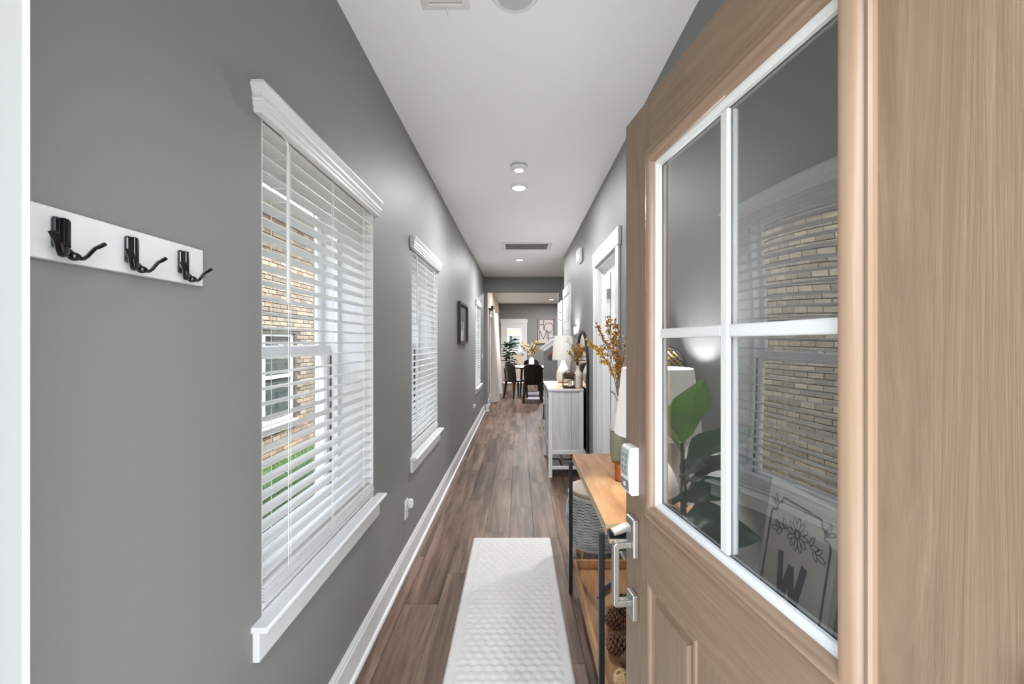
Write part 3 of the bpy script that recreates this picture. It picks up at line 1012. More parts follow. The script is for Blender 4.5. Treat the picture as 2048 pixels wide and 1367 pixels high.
pine_cone('pine_cone', 'brown pine cone on its side left of the standing cone', (0.428, 1.915, cz + 0.036), 0.034, 0.045, (-0.9, 0.4, 0.3), 2)
pine_cone('pine_cone', 'dark pine cone in the middle of the tray pile, tip towards the hall', (0.405, 1.76, cz + 0.036), 0.036, 0.048, (-1, 0.1, 0.12), 3)
pine_cone('pine_cone', 'pine cone just behind the rattan ball in the tray', (0.432, 1.655, cz + 0.034), 0.033, 0.042, (-0.4, 0.9, 0.2), 4)
pine_cone('pine_cone', 'pine cone deepest in the tray against the wall side', (0.52, 1.80, cz + 0.036), 0.036, 0.046, (0.9, 0.4, 0.1), 5)
rb = MB()
rnd = random.Random(3)
rc = Vector((0.378, 1.535 + 0.045, cz + 0.034))
for i in range(16):
    nrm = Vector((rnd.gauss(0, 1), rnd.gauss(0, 1), rnd.gauss(0, 1))).normalized()
    s = nrm.orthogonal().normalized()
    u = nrm.cross(s)
    rb.tube([rc + (s * math.cos(a) + u * math.sin(a)) * (0.030 + 0.0015 * (i % 3)) for a in [2 * math.pi * k / 20 for k in range(20)]], 0.0022, 5, closed=True)
rb.sphere(rc, 0.024, 10, 6)
single('rattan_ball', 'pale woven rattan ball in the near end of the tray', 'ball', rb, M['rattan'], smooth=True)
bd = MB()
bd.tube([(0.385, 2.12, cz + 0.008), (0.41, 2.15, cz + 0.016), (0.45, 2.20, cz + 0.02), (0.49, 2.26, cz + 0.012)], [0.004, 0.010, 0.013, 0.004], 8, flat=0.5)
single('dark_wood_bird', 'small dark carved wood piece lying behind the pine cones', 'ornament', bd, M['ink'], smooth=True)

# ------------------------------------------------------------------ woven storage stool behind the table
bx, by = 0.495, 2.78
st = thing('storage_stool', 'round grey woven storage stool with pale wood lid beyond the console table', 'stool', (bx, by, 0))
def barrel(z):
    t = (z - 0.13) / 0.32
    return 0.150 + 0.034 * math.sin(math.pi * (0.18 + 0.74 * t)) + 0.008 * t
part('core', MB().lathe(bx, by, [(barrel(0.135 + 0.305 * i / 8) - 0.006, 0.135 + 0.305 * i / 8) for i in range(9)], 32), M['weave_dark'], st, smooth=True)
wv = MB()
rows = 34
for i in range(rows):
    z = 0.142 + 0.292 * i / (rows - 1)
    pts = []
    for kk in range(72):
        a = 2 * math.pi * kk / 72
        w = 0.0016 * (1 if (kk // 3 + i) % 2 else -1) + 0.0012 * math.sin(i * 2.7)
        rr = barrel(z) - 0.001 + w
        pts.append((bx + rr * math.cos(a), by + rr * math.sin(a), z))
    wv.tube(pts, 0.0036, 5, closed=True)
part('weave', wv, M['weave'], st, stuff=True, smooth='all')
for z in (0.135, 0.444):
    part('rope_band', MB().tube([(bx + (barrel(z) + 0.002) * math.cos(2 * math.pi * k / 48), by + (barrel(z) + 0.002) * math.sin(2 * math.pi * k / 48), z) for k in range(48)], 0.009, 8, closed=True), M['rope'], st, smooth=True)
part('lid', MB().lathe(bx, by, [(barrel(0.45) - 0.002, 0.452), (barrel(0.45) + 0.004, 0.456), (barrel(0.45) + 0.004, 0.474), (barrel(0.45) - 0.006, 0.480)], 40), M['pale_lid'], st, smooth=True)
for a in (45, 135, 225, 315):
    ca, sa = math.cos(R(a)), math.sin(R(a))
    part('leg', MB().tube([(bx + 0.13 * ca, by + 0.13 * sa, 0.14), (bx + 0.15 * ca, by + 0.15 * sa, 0)], [0.014, 0.009], 10), M['legwood'], st, smooth=True)

# ------------------------------------------------------------------ lathed things on the console
def arc(pts, n=6):
    """smooth Catmull-Rom through profile points"""
    out = []
    for i in range(len(pts) - 1):
        p0 = Vector(pts[max(0, i - 1)])
        p1 = Vector(pts[i])
        p2 = Vector(pts[i + 1])
        p3 = Vector(pts[min(len(pts) - 1, i + 2)])
        for k in range(n):
            t = k / n
            q = 0.5 * ((2 * p1) + (p2 - p0) * t + (2 * p0 - 5 * p1 + 4 * p2 - p3) * t * t + (3 * p1 - p0 - 3 * p2 + p3) * t ** 3)
            out.append((max(1e-4, q.x), q.y))
    out.append(tuple(pts[-1]))
    return out
vx, vy = 0.535, 2.28
vs = thing('floor_vase', 'two-tone bottle vase, white above sage green, on the console table', 'vase', (vx, vy, tz))
vs.name = 'bottle_vase'
ROOTLOC[vs.name] = Vector((vx, vy, tz))
part('body', MB().lathe(vx, vy, arc([(0.036, tz + 0.0), (0.047, tz + 0.012), (0.052, tz + 0.06), (0.053, tz + 0.162)]), 32, cap1=False), M['sage'], vs, smooth=True)
part('glaze_line', MB().lathe(vx, vy, [(0.053, tz + 0.162), (0.0536, tz + 0.165), (0.053, tz + 0.168)], 32, False, False), M['rim_brown'], vs, smooth=True)
part('shoulder', MB().lathe(vx, vy, arc([(0.053, tz + 0.168), (0.051, tz + 0.20), (0.042, tz + 0.232), (0.022, tz + 0.258), (0.0135, tz + 0.285), (0.014, tz + 0.31)]), 32, cap0=False, cap1=False), M['glaze'], vs, smooth=True)

def lump(mb, c, r, rnd):
    q = Euler((rnd.uniform(0, 3), rnd.uniform(0, 3), rnd.uniform(0, 3))).to_matrix()
    vs_ = [Vector(p) for p in ((1, 0, 0), (-1, 0, 0), (0, 1, 0), (0, -1, 0), (0, 0, 1.25), (0, 0, -1.25))]
    mb.add([Vector(c) + q @ (p * r) for p in vs_], [(0, 2, 4), (2, 1, 4), (1, 3, 4), (3, 0, 4), (2, 0, 5), (1, 2, 5), (3, 1, 5), (0, 3, 5)])

def branch(name, label, pts, dens, r, mat, spread, seedv, group, start=0.45, twigs=5, mat2=None, stem_r=0.0022, cat='dried branch', zfrac=0.55):
    rnd = random.Random(seedv)
    P = [Vector(p) for p in pts]
    o = thing(name, label, cat, tuple(P[0]), group=group)
    def at(t):
        f = t * (len(P) - 1)
        i = min(int(f), len(P) - 2)
        return P[i].lerp(P[i + 1], f - i)
    stem = MB().tube([at(i / 10) for i in range(11)], [stem_r * (1 - 0.05 * i) for i in range(11)], 6)
    be, be2 = MB(), MB()
    for k in range(twigs):
        t = start + (0.97 - start) * (k + 0.3) / twigs
        b = at(t)
        d = (at(min(1, t + 0.08)) - at(max(0, t - 0.08))).normalized()
        side = Vector((rnd.uniform(-1, 1), rnd.uniform(-0.7, 0.7), rnd.uniform(-0.3, 0.5)))
        e = b + (d * 0.9 + side * 0.7).normalized() * spread * rnd.uniform(0.7, 1.5)
        stem.tube([b, b.lerp(e, 0.5) + Vector((0, 0, 0.004)), e], [stem_r * 0.6, stem_r * 0.45, stem_r * 0.3], 5)
        for q in range(int(dens * 0.42)):
            c = b.lerp(e, rnd.uniform(0.25, 1.05)) + Vector((rnd.gauss(0, 1), rnd.gauss(0, 1), rnd.gauss(0, 1))) * r * 0.9
            lump(be if rnd.random() < zfrac or mat2 is None else be2, c, r * rnd.uniform(0.55, 1.1), rnd)
    for q in range(int(dens * 1.6)):
        t = start + (1.0 - start) * rnd.random() ** 0.8
        c = at(t) + Vector((rnd.gauss(0, 1), rnd.gauss(0, 1), rnd.gauss(0, 1))) * r * 1.1
        lump(be if rnd.random() < zfrac or mat2 is None else be2, c, r * rnd.uniform(0.6, 1.15), rnd)
    part('stem', stem, M['twig'], o, smooth=True)
    part('berry_cluster', be, mat, o, stuff=True)
    if mat2 is not None and be2.v:
        part('pale_bud', be2, mat2, o, stuff=True)
    return o
nk = Vector((vx, vy, tz + 0.06))
def W(px, py, Y):
    return Vector(((px - VPX) * Y / FPX, Y, CAMZ - (py - VPY) * Y / FPX))
neck = Vector((vx, vy, tz + 0.30))
G1 = 'dried branches in the bottle vase'
branch('berry_branch', 'tall mustard branch with the highest tip in the bottle vase', [nk, neck, W(1238, 760, 2.28), W(1226, 690, 2.26), W(1210, 634, 2.25)], 30, 0.0068, M['yellow'], 0.055, 11, G1, 0.5, 7, M['orange'])
branch('berry_branch', 'mustard branch reaching left to the cream door casing edge', [nk, neck, W(1226, 745, 2.24), W(1208, 712, 2.20), W(1178, 686, 2.18)], 34, 0.0070, M['yellow2'], 0.055, 12, G1, 0.45, 7, M['yellow'])
branch('berry_branch', 'orange tinted branch in the middle of the bottle vase', [nk, neck, W(1239, 760, 2.3), W(1232, 700, 2.3), W(1231, 645, 2.3)], 32, 0.0070, M['orange'], 0.055, 13, G1, 0.5, 7, M['yellow'])
branch('berry_branch', 'thin branch ending high and left of the tallest mustard one', [nk, neck, W(1230, 745, 2.33), W(1214, 690, 2.35), W(1194, 653, 2.36)], 22, 0.0060, M['yellow'], 0.05, 14, G1, 0.6, 6, M['orange'])
branch('pod_branch', 'brown twig with cream pods on the right of the bottle vase', [nk, neck, W(1242, 770, 2.3), W(1246, 725, 2.32), W(1252, 668, 2.34)], 26, 0.0062, M['bud'], 0.06, 15, G1, 0.35, 8, M['yellow'], zfrac=0.7)
branch('pod_branch', 'brown twig with cream pods leaning behind the orange branch', [nk, neck, W(1238, 755, 2.34), W(1232, 715, 2.38), W(1240, 672, 2.42)], 24, 0.0058, M['bud'], 0.055, 16, G1, 0.35, 8, M['orange'], zfrac=0.65)
branch('bare_twig', 'short bare twig at the neck of the bottle vase', [nk, neck, W(1230, 790, 2.25), W(1222, 781, 2.24)], 2, 0.003, M['twig'], 0.02, 17, G1, 0.7, 3, cat='twig')

# white table lamp, its shade half hidden by the open door
lx, ly = 0.522, 1.625
l1 = thing('table_lamp', 'white lamp on the near end of the console, partly behind the open door', 'lamp', (lx, ly, tz), group='white table lamps')
part('lamp_base', MB().lathe(lx, ly, arc([(0.055, tz), (0.072, tz + 0.03), (0.080, tz + 0.075), (0.062, tz + 0.14), (0.030, tz + 0.20), (0.022, tz + 0.25)]), 32), M['ceramic'], l1, smooth=True)
part('lamp_neck', MB().tube([(lx, ly, tz + 0.25), (lx, ly, tz + 0.34)], 0.008, 10), M['nickel'], l1, smooth=True)
def shade_mat():
    m, nt, b = newmat('lit_linen_shade')
    b.inputs['Base Color'].default_value = srgb(240, 238, 234)
    b.inputs['Roughness'].default_value = 0.9
    b.inputs['Specular IOR Level'].default_value = 0.1
    v = coords(nt)
    n = N(nt, 'ShaderNodeTexNoise', Scale=350.0)
    nt.links.new(v, n.inputs['Vector'])
    bp = N(nt, 'ShaderNodeBump', Strength=0.2, Distance=0.001)
    nt.links.new(n.outputs[0], bp.inputs['Height'])
    nt.links.new(bp.outputs[0], b.inputs['Normal'])
    tl = N(nt, 'ShaderNodeBsdfTranslucent')
    tl.inputs[0].default_value = srgb(240, 238, 236)
    mx = N(nt, 'ShaderNodeMixShader')
    mx.inputs[0].default_value = 0.16
    nt.links.new(b.outputs[0], mx.inputs[1])
    nt.links.new(tl.outputs[0], mx.inputs[2])
    nt.links.new(mx.outputs[0], nt.nodes['Material Output'].inputs[0])
    return m
M['shade'] = shade_mat()
def bulb(parent, cx, cy, z, power):
    part('bulb', MB().sphere((cx, cy, z - 0.045), 0.028, 12, 8, 1.3), M['candle'], parent, smooth=True)
    d = bpy.data.lights.new('added_shade_light', 'POINT')  # point light added inside the shade to brighten the ceiling
    d.energy = power * TLAMP
    d.shadow_soft_size = 0.035
    d.color = (0.97, 0.98, 1.0)
    o = bpy.data.objects.new('added_shade_light', d)
    C.objects.link(o)
    o.parent = parent
    o.location = Vector((cx, cy, z + 0.03)) - Vector(parent.location)
def shade(cx, cy, z0, r0, z1, r1):
    mb = MB()
    mb.lathe(cx, cy, [(r0 - 0.003, z0), (r0, z0), (r0 + 0.0008, z0 + 0.004), (r1, z1), (r1 - 0.003, z1), (r0 - 0.003, z0 + 0.001)], 48, False, False)
    return mb
part('lamp_shade', shade(lx, ly, 1.068, 0.158, 1.315, 0.130), M['shade'], l1, smooth=True)
bulb(l1, lx, ly, 1.20, 6)
sp = MB()
for a in (0, 120, 240):
    sp.tube([(lx, ly, 1.30), (lx + 0.128 * math.cos(R(a)), ly + 0.128 * math.sin(R(a)), 1.308)], 0.0015, 5)
part('shade_spider', sp, M['nickel'], l1)

# amber votive
ax_, ay_ = 0.472, 1.97
vt = thing('amber_votive', 'small amber glass votive on the console table', 'candle holder', (ax_, ay_, tz))
part('cup', MB().lathe(ax_, ay_, [(0.026, tz), (0.033, tz + 0.006), (0.034, tz + 0.07), (0.033, tz + 0.078), (0.030, tz + 0.078), (0.030, tz + 0.01)], 24), M['amber'], vt, smooth=True)
part('wax', MB().lathe(ax_, ay_, [(0.0295, tz + 0.012), (0.0295, tz + 0.045)], 20), M['candle'], vt, smooth=True)

# gold lattice ornament on the right wall, its face towards the front door
gq = thing('wall_ornament', 'round gold lattice ornament with black rim on the right wall above the near lamp', 'wall ornament', (XR, 1.80, 1.31))
gx0, gz = 0.612, 1.31
fnp = lambda p, q, a: (gx0 + p, 1.80 - a, gz + q)
circ = [(0.080 * math.cos(2 * math.pi * k / 32), 0.080 * math.sin(2 * math.pi * k / 32)) for k in range(32)]
part('backing', MB().prism(circ, fnp, -0.02, 0.006), M['black_matte'], gq)
part('rim', MB().tube([fnp(p, q, 0.006) for p, q in circ], 0.007, 8, closed=True), M['black_matte'], gq, smooth=True)
part('wall_arm', MB().box(gx0 + 0.07, XR, 1.803, 1.817, gz - 0.012, gz + 0.012), M['black_matte'], gq)
la = MB()
for i in range(-4, 5):
    c = i * 0.0165
    hl = math.sqrt(max(0, 0.071 ** 2 - c * c))
    for s_ in (1, -1):
        rot = R(45) * s_
        p0 = (c * math.cos(rot) - hl * math.sin(rot), c * math.sin(rot) + hl * math.cos(rot))
        p1 = (c * math.cos(rot) + hl * math.sin(rot), c * math.sin(rot) - hl * math.cos(rot))
        la.tube([fnp(p0[0], p0[1], 0.010 + 0.003 * s_), fnp(p1[0], p1[1], 0.010 + 0.003 * s_)], 0.0042, 6)
part('lattice', la, M['gold'], gq, smooth=True)

# ------------------------------------------------------------------ fiddle leaf plants
def leaf_mesh(name, mat, L=0.24, Wd=0.15):
    mb = MB()
    nu, nv = 6, 10
    for j in range(nv + 1):
        t = j / nv
        w = Wd / 2 * (math.sin(math.pi * t ** 0.72) ** 0.8) * (0.55 + 0.62 * t)
        if j == 0:
            w = 0.003
        if j == nv:
            w = 0.006
        for i in range(nu + 1):
            s = i / nu * 2 - 1
            x = s * w
            z = -0.16 * L * t * t * 1.6 + 0.30 * abs(x) + 0.010 * math.sin(t * 11 + s * 2) * abs(s)
            mb.v.append(Vector((x, L * t, z)))
    for j in range(nv):
        for i in range(nu):
            a = j * (nu + 1) + i
            mb.f.append((a, a + 1, a + nu + 2, a + nu + 1))
    # raised mid-rib
    mb.tube([(0, L * t, -0.16 * L * t * t * 1.6 - 0.0015) for t in [k / 8 for k in range(9)]], [0.0028 - 0.0002 * k for k in range(9)], 5)
    return mb.mesh(name, mat, smooth='all', fix=False)
LEAF_D = leaf_mesh('leaf', M['leaf'])
LEAF_Y = leaf_mesh('leaf', M['leaf_young'])
def leaf_at(parent, base, direction, scale, young=False, roll=0.0):
    d = Vector(direction).normalized()
    zref = Vector((0, 0, 1))
    x = d.cross(zref)
    if x.length < 1e-3:
        x = Vector((1, 0, 0))
    x.normalize()
    z = x.cross(d)
    m = Matrix((x, d, z)).transposed().to_4x4()
    m = Matrix.Translation(Vector(base) - ROOTLOC[parent.name]) @ m @ Matrix.Rotation(roll, 4, 'Y') @ Matrix.Diagonal((scale, scale, scale, 1))
    return inst('leaf', LEAF_Y if young else LEAF_D, parent, None, mat4=m)
fx_, fy_ = 0.515, 1.33
fp = thing('fiddle_leaf_plant', 'fiddle leaf plant behind the door glass, between door and lamp', 'plant', (fx_, fy_, 0))
part('pot', MB().lathe(fx_, fy_, [(0.085, 0), (0.092, 0.01), (0.112, 0.22), (0.115, 0.235), (0.106, 0.235), (0.102, 0.2)], 28, cap1=False), M['pot_dark'], fp, smooth=True)
part('soil', MB().lathe(fx_, fy_, [(0.001, 0.212), (0.1025, 0.208)], 24, False, False), M['soil'], fp)
part('trunk', MB().tube([(fx_, fy_, 0.2), (fx_ + 0.008, fy_ + 0.005, 0.6), (fx_ - 0.005, fy_ + 0.005, 0.9), (fx_ - 0.01, fy_, 1.10)], [0.012, 0.011, 0.009, 0.005], 8), M['trunk'], fp, smooth=True)
tr = lambda z: Vector((fx_ + 0.008 * math.sin(z * 4), fy_, z))
spec = [(1.10, (-0.55, -0.30, 0.75), 0.80, True, 0.5), (1.11, (0.10, -0.25, 1.0), 0.80, True, -0.4), (1.07, (-0.45, 0.25, 0.8), 0.75, True, 0.2),
        (1.03, (0.45, -0.42, 0.62), 0.95, False, 0.7), (1.00, (-0.10, -0.75, 0.55), 0.75, False, 0.9), (0.98, (0.45, -0.30, 0.45), 0.85, False, 0.4), (0.97, (0.40, 0.22, 0.7), 0.75, False, -0.4),
        (0.94, (0.35, -0.70, 0.42), 0.90, False, 0.9), (0.92, (-0.35, -0.50, 0.45), 0.75, False, 1.0), (0.90, (0.50, 0.10, 0.4), 0.75, False, 0.0),
        (0.88, (0.25, -0.85, 0.30), 0.95, False, 0.8), (0.86, (-0.50, 0.15, 0.3), 0.70, False, 0.4), (0.84, (0.42, -0.55, 0.20), 0.85, False, 0.9), (0.82, (-0.15, -0.9, 0.35), 0.85, False, 1.0),
        (0.80, (0.20, -0.8, 0.1), 0.95, False, 0.7), (0.78, (-0.30, -0.65, 0.1), 0.85, False, 0.8), (0.76, (0.45, -0.40, 0.0), 0.80, False, 0.5), (0.74, (-0.75, 0.40, 0.15), 0.85, False, 0.3),
        (0.73, (-0.28, -0.70, 0.25), 0.70, True, 0.9), (0.70, (0.25, -0.9, -0.05), 0.9, False, 0.8), (0.68, (-0.75, 0.32, -0.2), 0.90, False, 0.0), (0.66, (-0.10, -0.95, 0.05), 0.9, False, 0.9),
        (0.62, (0.40, -0.6, 0.0), 0.85, False, 0.6), (0.60, (-0.70, 0.30, -0.4), 0.85, False, -0.2), (0.56, (0.10, -0.9, -0.1), 0.85, False, 0.7), (0.52, (-0.45, -0.5, 0.0), 0.75, False, 0.5)]
for z, d, sc_, yg, rl in spec:
    leaf_at(fp, tr(z), d, sc_ * (0.82 if d[1] < -0.6 else 1.0) * (1.12 if yg else 1.0), yg, rl)

# ------------------------------------------------------------------ boards leaning behind the door
slope = 0.157
def lean(off):
    """u along the wall (from far to near), w up the board, d out of the board"""
    cs, sn = math.cos(math.atan(slope)), math.sin(math.atan(slope))
    zt = 1.066
    def fn(u, w, d):
        return (0.652 + off - (zt - w) * slope - d * cs, u, w * 1.0 + d * sn)
    return fn
f1 = lean(0.0)
sg = thing('welcome_sign', 'tall pale porch board with dark letters and line flowers, leaning behind the door glass', 'sign', (0.53, 0.995, 0))
ya, yb_ = 0.862, 1.106
part('board', MB().rings(ya, yb_, 0.006, 1.066, [(0, -0.014), (0, 0.0), (0, 0.0)], f1, cap=True).rings(ya, yb_, 0.006, 1.066, [(0, -0.014)], f1, cap=True), M['sign'], sg, weld=True)
mid = (ya + yb_) / 2
pt = lambda a, b: (mid - a, b)      # a to the right as seen from the hall
D0, D1 = 0.0, 0.0012
bord = [(-0.103, 0.05), (-0.103, 0.985), (-0.098, 0.995), (-0.083, 0.998), (-0.083, 1.015), (-0.07, 1.02), (-0.066, 1.034), (0.066, 1.034), (0.07, 1.02), (0.083, 1.015), (0.083, 0.998), (0.098, 0.995), (0.103, 0.985), (0.103, 0.05)]
part('border_line', MB().stroke([pt(*p) for p in bord], 0.005, f1, D0, D1, closed=True), M['navy'], sg)
def letters(strokes, w, cx, cz_, s, nm):
    mb = MB()
    for i, stt in enumerate(strokes):
        mb.stroke([pt(cx + p * s, cz_ + q * s) for p, q in stt], w, f1, D0, D1 + 0.0001 * i)
    part(nm, mb, M['navy'], sg)
letters([[(-0.36, 1), (-0.18, 0)], [(-0.18, 0), (0.0, 0.85)], [(0.0, 0.85), (0.18, 0)], [(0.18, 0), (0.36, 1)]], 0.019, -0.004, 0.797, 0.118, 'letter_w')
letters([[(-0.36, 1), (-0.36, 0)], [(-0.45, 0.92), (0.42, 0.92)], [(-0.45, 0.5), (0.3, 0.5)], [(-0.45, 0.08), (0.42, 0.08)]], 0.018, -0.010, 0.665, 0.105, 'letter_e')
fl_ = MB()
cx, cz_ = 0.0, 0.972
for k in range(12):
    a = 2 * math.pi * k / 12
    pts = []
    for i in range(12):
        t = 2 * math.pi * i / 12
        rr = 0.023 + 0.014 * math.cos(t)
        ww = 0.0052 * math.sin(t)
        pts.append(pt(cx + rr * math.cos(a) - ww * math.sin(a), cz_ + rr * math.sin(a) + ww * math.cos(a)))
    fl_.stroke(pts, 0.0016, f1, D0, D1, closed=True)
fl_.stroke([pt(cx + 0.007 * math.cos(2 * math.pi * i / 12), cz_ + 0.007 * math.sin(2 * math.pi * i / 12)) for i in range(12)], 0.0016, f1, D0, D1, closed=True)
def leafline(mb, x0, z0, a, l, w):
    pts = []
    for i in range(12):
        t = 2 * math.pi * i / 12
        rr = l / 2 * (1 - math.cos(t))
        ww = w * math.sin(t)
        pts.append(pt(x0 + rr * math.cos(a) - ww * math.sin(a), z0 + rr * math.sin(a) + ww * math.cos(a)))
    mb.stroke(pts, 0.0016, f1, D0, D1, closed=True)
for s in (-1, 1):
    for (dx, dz, a, l) in ((0.042, -0.004, 60, 0.024), (0.046, -0.006, 10, 0.026), (0.056, -0.010, -50, 0.022), (0.064, -0.012, 40, 0.022), (0.066, -0.014, -10, 0.028)):
        leafline(fl_, s * dx, cz_ + dz, R(a) if s > 0 else R(180 - a), l, 0.005)
    for (dx, dz, a, l) in ((0.090, 1.013, 80, 0.022), (0.092, 1.010, 30, 0.022), (0.090, 1.006, 130, 0.018)):
        leafline(fl_, s * dx, dz, R(a) if s > 0 else R(180 - a), l, 0.004)
part('flower_drawing', fl_, M['ink'], sg)
f2 = lean(0.024)
single('plain_board', 'plain brown board leaning behind the lettered sign', 'board', MB().rings(0.80, 1.06, 0.006, 1.063, [(0, -0.014), (0, 0.0)], f2, cap=True).rings(0.80, 1.06, 0.006, 1.063, [(0, -0.014)], f2, cap=True), M['board_brown'], weld=True)

# ------------------------------------------------------------------ sideboard
sx0, sx1, sy0, sy1, szt = 0.307, 0.672, 4.476, 5.40, 0.926
sb = thing('sideboard', 'grey whitewashed sideboard with pale oak top against the right wall', 'cabinet', ((sx0 + sx1) / 2, (sy0 + sy1) / 2, 0))
tp = part('top', MB().box(sx0 - 0.006, sx1, sy0 - 0.006, sy1 + 0.006, szt - 0.022, szt - 0.0008), M['greywash'], sb, bevel=0.002)
part('top_veneer', MB().box(sx0 - 0.003, sx1, sy0 + 0.0, sy1, szt - 0.001, szt), M['oak2'], tp)
for xx in (sx0, sx1 - 0.04):
    for yy in (sy0, sy1 - 0.04):
        part('leg', MB().box(xx, xx + 0.04, yy, yy + 0.04, 0, szt - 0.0225), M['greywash'], sb, bevel=0.002)
for yy in (sy0 + 0.007, sy1 - 0.019):
    part('end_panel', MB().box(sx0 + 0.04, sx1 - 0.04, yy, yy + 0.012, 0.245, szt - 0.023), M['whitewash'], sb)
    part('rail', MB().box(sx0 + 0.04, sx1 - 0.04, yy - 0.005, yy + 0.017, 0.245, 0.285), M['greywash'], sb, bevel=0.002)
    part('groove_strip', MB().box(sx0 + 0.24, sx0 + 0.243, yy - 0.001 , yy + 0.013, 0.285, szt - 0.023), M['grey_plastic'], sb)
    part('stretcher', MB().box(sx0 + 0.04, sx1 - 0.04, yy, yy + 0.022, 0.085, 0.118), M['greywash'], sb, bevel=0.002)
part('long_stretcher', MB().box(sx0 + 0.16, sx0 + 0.185, sy0 + 0.03, sy1 - 0.03, 0.09, 0.115), M['greywash'], sb, bevel=0.002)
part('carcass', MB().box(sx0 + 0.02, sx1 - 0.01, sy0 + 0.02, sy1 - 0.02, 0.245, szt - 0.023), M['whitewash'], sb)
dw_ = (sy1 - sy0 - 0.08) / 2
for i in range(2):
    ya_ = sy0 + 0.04 + i * dw_ + 0.002
    ybb = ya_ + dw_ - 0.004
    dr = part('door', MB().rings(ya_, ybb, 0.25, szt - 0.03, [(0, sx0 + 0.019), (0, sx0 + 0.003), (0.055, sx0 + 0.003), (0.058, sx0 + 0.010)], lambda u, w, d: (d, u, w), cap=True), M['whitewash'], sb)
    hy = ybb - 0.03 if i == 0 else ya_ + 0.03
    part('handle', MB().tube([(sx0 + 0.003, hy, 0.53), (sx0 - 0.022, hy, 0.53), (sx0 - 0.022, hy, 0.69), (sx0 + 0.003, hy, 0.69)], 0.005, 8), M['black_metal'], dr, smooth=True)
    for zz in (0.33, 0.82):
        hy2 = ya_ + 0.02 if i == 0 else ybb - 0.02
        part('hinge_strap', MB().box(sx0 - 0.002, sx0 + 0.003, hy2 - 0.02, hy2 + 0.025, zz, zz + 0.03), M['black_metal'], dr)

# arched mirror leaning on the wall behind it
my0, my1, mzt = 4.27, 5.08, 1.535
mr = thing('arched_mirror', 'tall arched mirror with thick black frame standing behind the sideboard', 'mirror', (XR - 0.01, (my0 + my1) / 2, 0))
def arch(ins):
    rr = (my1 - my0) / 2 - ins
    c = (my0 + my1) / 2
    zc2 = mzt - (my1 - my0) / 2
    pts = [(my0 + ins, ins), (my1 - ins, ins)]
    for k in range(25):
        a = math.pi * k / 24
        pts.append((c + rr * math.cos(a), zc2 + rr * math.sin(a)))
    return pts
fm = MB()
A, B_ = arch(0), arch(0.022)
n = len(A)
for lst, d in ((A, 0.0), (A, 0.024), (B_, 0.024), (B_, 0.0)):
    for p, q in lst:
        fm.v.append(Vector((XR - 0.001 - d, p, q)))
for s in range(4):
    for i in range(n):
        j = (i + 1) % n
        fm.f.append((s * n + i, s * n + j, ((s + 1) % 4) * n + j, ((s + 1) % 4) * n + i))
part('frame', fm, M['black_matte'], mr)
part('mirror_glass', MB().prism(arch(0.02), lambda p, q, a: (XR - a, p, q), 0.004, 0.012), M['mirror'], mr)

# lamp on the sideboard
l2 = thing('table_lamp', 'white teardrop lamp with linen shade on the sideboard', 'lamp', (0.53, 5.16, szt), group='white table lamps')
cx, cy = 0.53, 5.16
part('lamp_base', MB().lathe(cx, cy, arc([(0.050, szt), (0.072, szt + 0.025), (0.084, szt + 0.08), (0.070, szt + 0.15), (0.036, szt + 0.22), (0.022, szt + 0.27), (0.018, szt + 0.30)]), 32), M['ceramic'], l2, smooth=True)
part('lamp_neck', MB().tube([(cx, cy, szt + 0.30), (cx, cy, szt + 0.42)], 0.007, 10), M['nickel'], l2, smooth=True)
part('lamp_shade', shade(cx, cy, 1.200, 0.132, 1.488, 0.112), M['shade'], l2, smooth=True)
bulb(l2, cx, cy, 1.37, 8.5)
sp = MB()
for a in (0, 120, 240):
    sp.tube([(cx, cy, 1.345), (cx + 0.12 * math.cos(R(a)), cy + 0.12 * math.sin(R(a)), 1.345)], 0.0015, 5)
part('shade_spider', sp, M['nickel'], l2)

# house shaped wire lantern with cones and a candle
hx0, hx1, hy0, hy1 = 0.468, 0.586, 4.50, 4.60
hl_ = thing('wire_lantern', 'small black wire lantern holding a candle on the sideboard', 'lantern', ((hx0 + hx1) / 2, (hy0 + hy1) / 2, szt))
for xx in (hx0, hx1):
    for yy in (hy0, hy1):
        part('post', MB().box(xx - 0.003, xx + 0.003, yy - 0.003, yy + 0.003, szt, szt + 0.15), M['black_matte'], hl_)
part('peak', MB().tube([(hx0, hy0, szt + 0.15), ((hx0 + hx1) / 2, hy0, szt + 0.195), (hx1, hy0, szt + 0.15)], 0.003, 6), M['black_matte'], hl_)
part('peak', MB().tube([(hx0, hy1, szt + 0.15), ((hx0 + hx1) / 2, hy1, szt + 0.195), (hx1, hy1, szt + 0.15)], 0.003, 6), M['black_matte'], hl_)
rg = MB()
for zz in (szt + 0.02, szt + 0.105):
    rg.rings(hx0 - 0.003, hx1 + 0.003, hy0 - 0.003, hy1 + 0.003, [(0, zz - 0.003), (0, zz + 0.003), (0.006, zz + 0.003), (0.006, zz - 0.003), (0, zz - 0.003)], lambda u, w, d: (u, w, d))
part('wire_ring', rg, M['black_matte'], hl_)
part('tray', MB().box(hx0, hx1, hy0, hy1, szt + 0.008, szt + 0.016), M['black_matte'], hl_)
part('upper_tray', MB().box(hx0, hx1, hy0, hy1, szt + 0.103, szt + 0.108), M['black_matte'], hl_)
cd = thing('candle', 'short white candle inside the black wire lantern', 'candle', (0.54, 4.54, szt + 0.017))
part('wax', MB().lathe(0.54, 4.54, [(0.018, szt + 0.0165), (0.018, szt + 0.082), (0.016, szt + 0.085)], 20), M['candle'], cd, smooth=True)
part('wick', MB().tube([(0.54, 4.54, szt + 0.085), (0.541, 4.54, szt + 0.093)], 0.001, 5), M['ink'], cd)
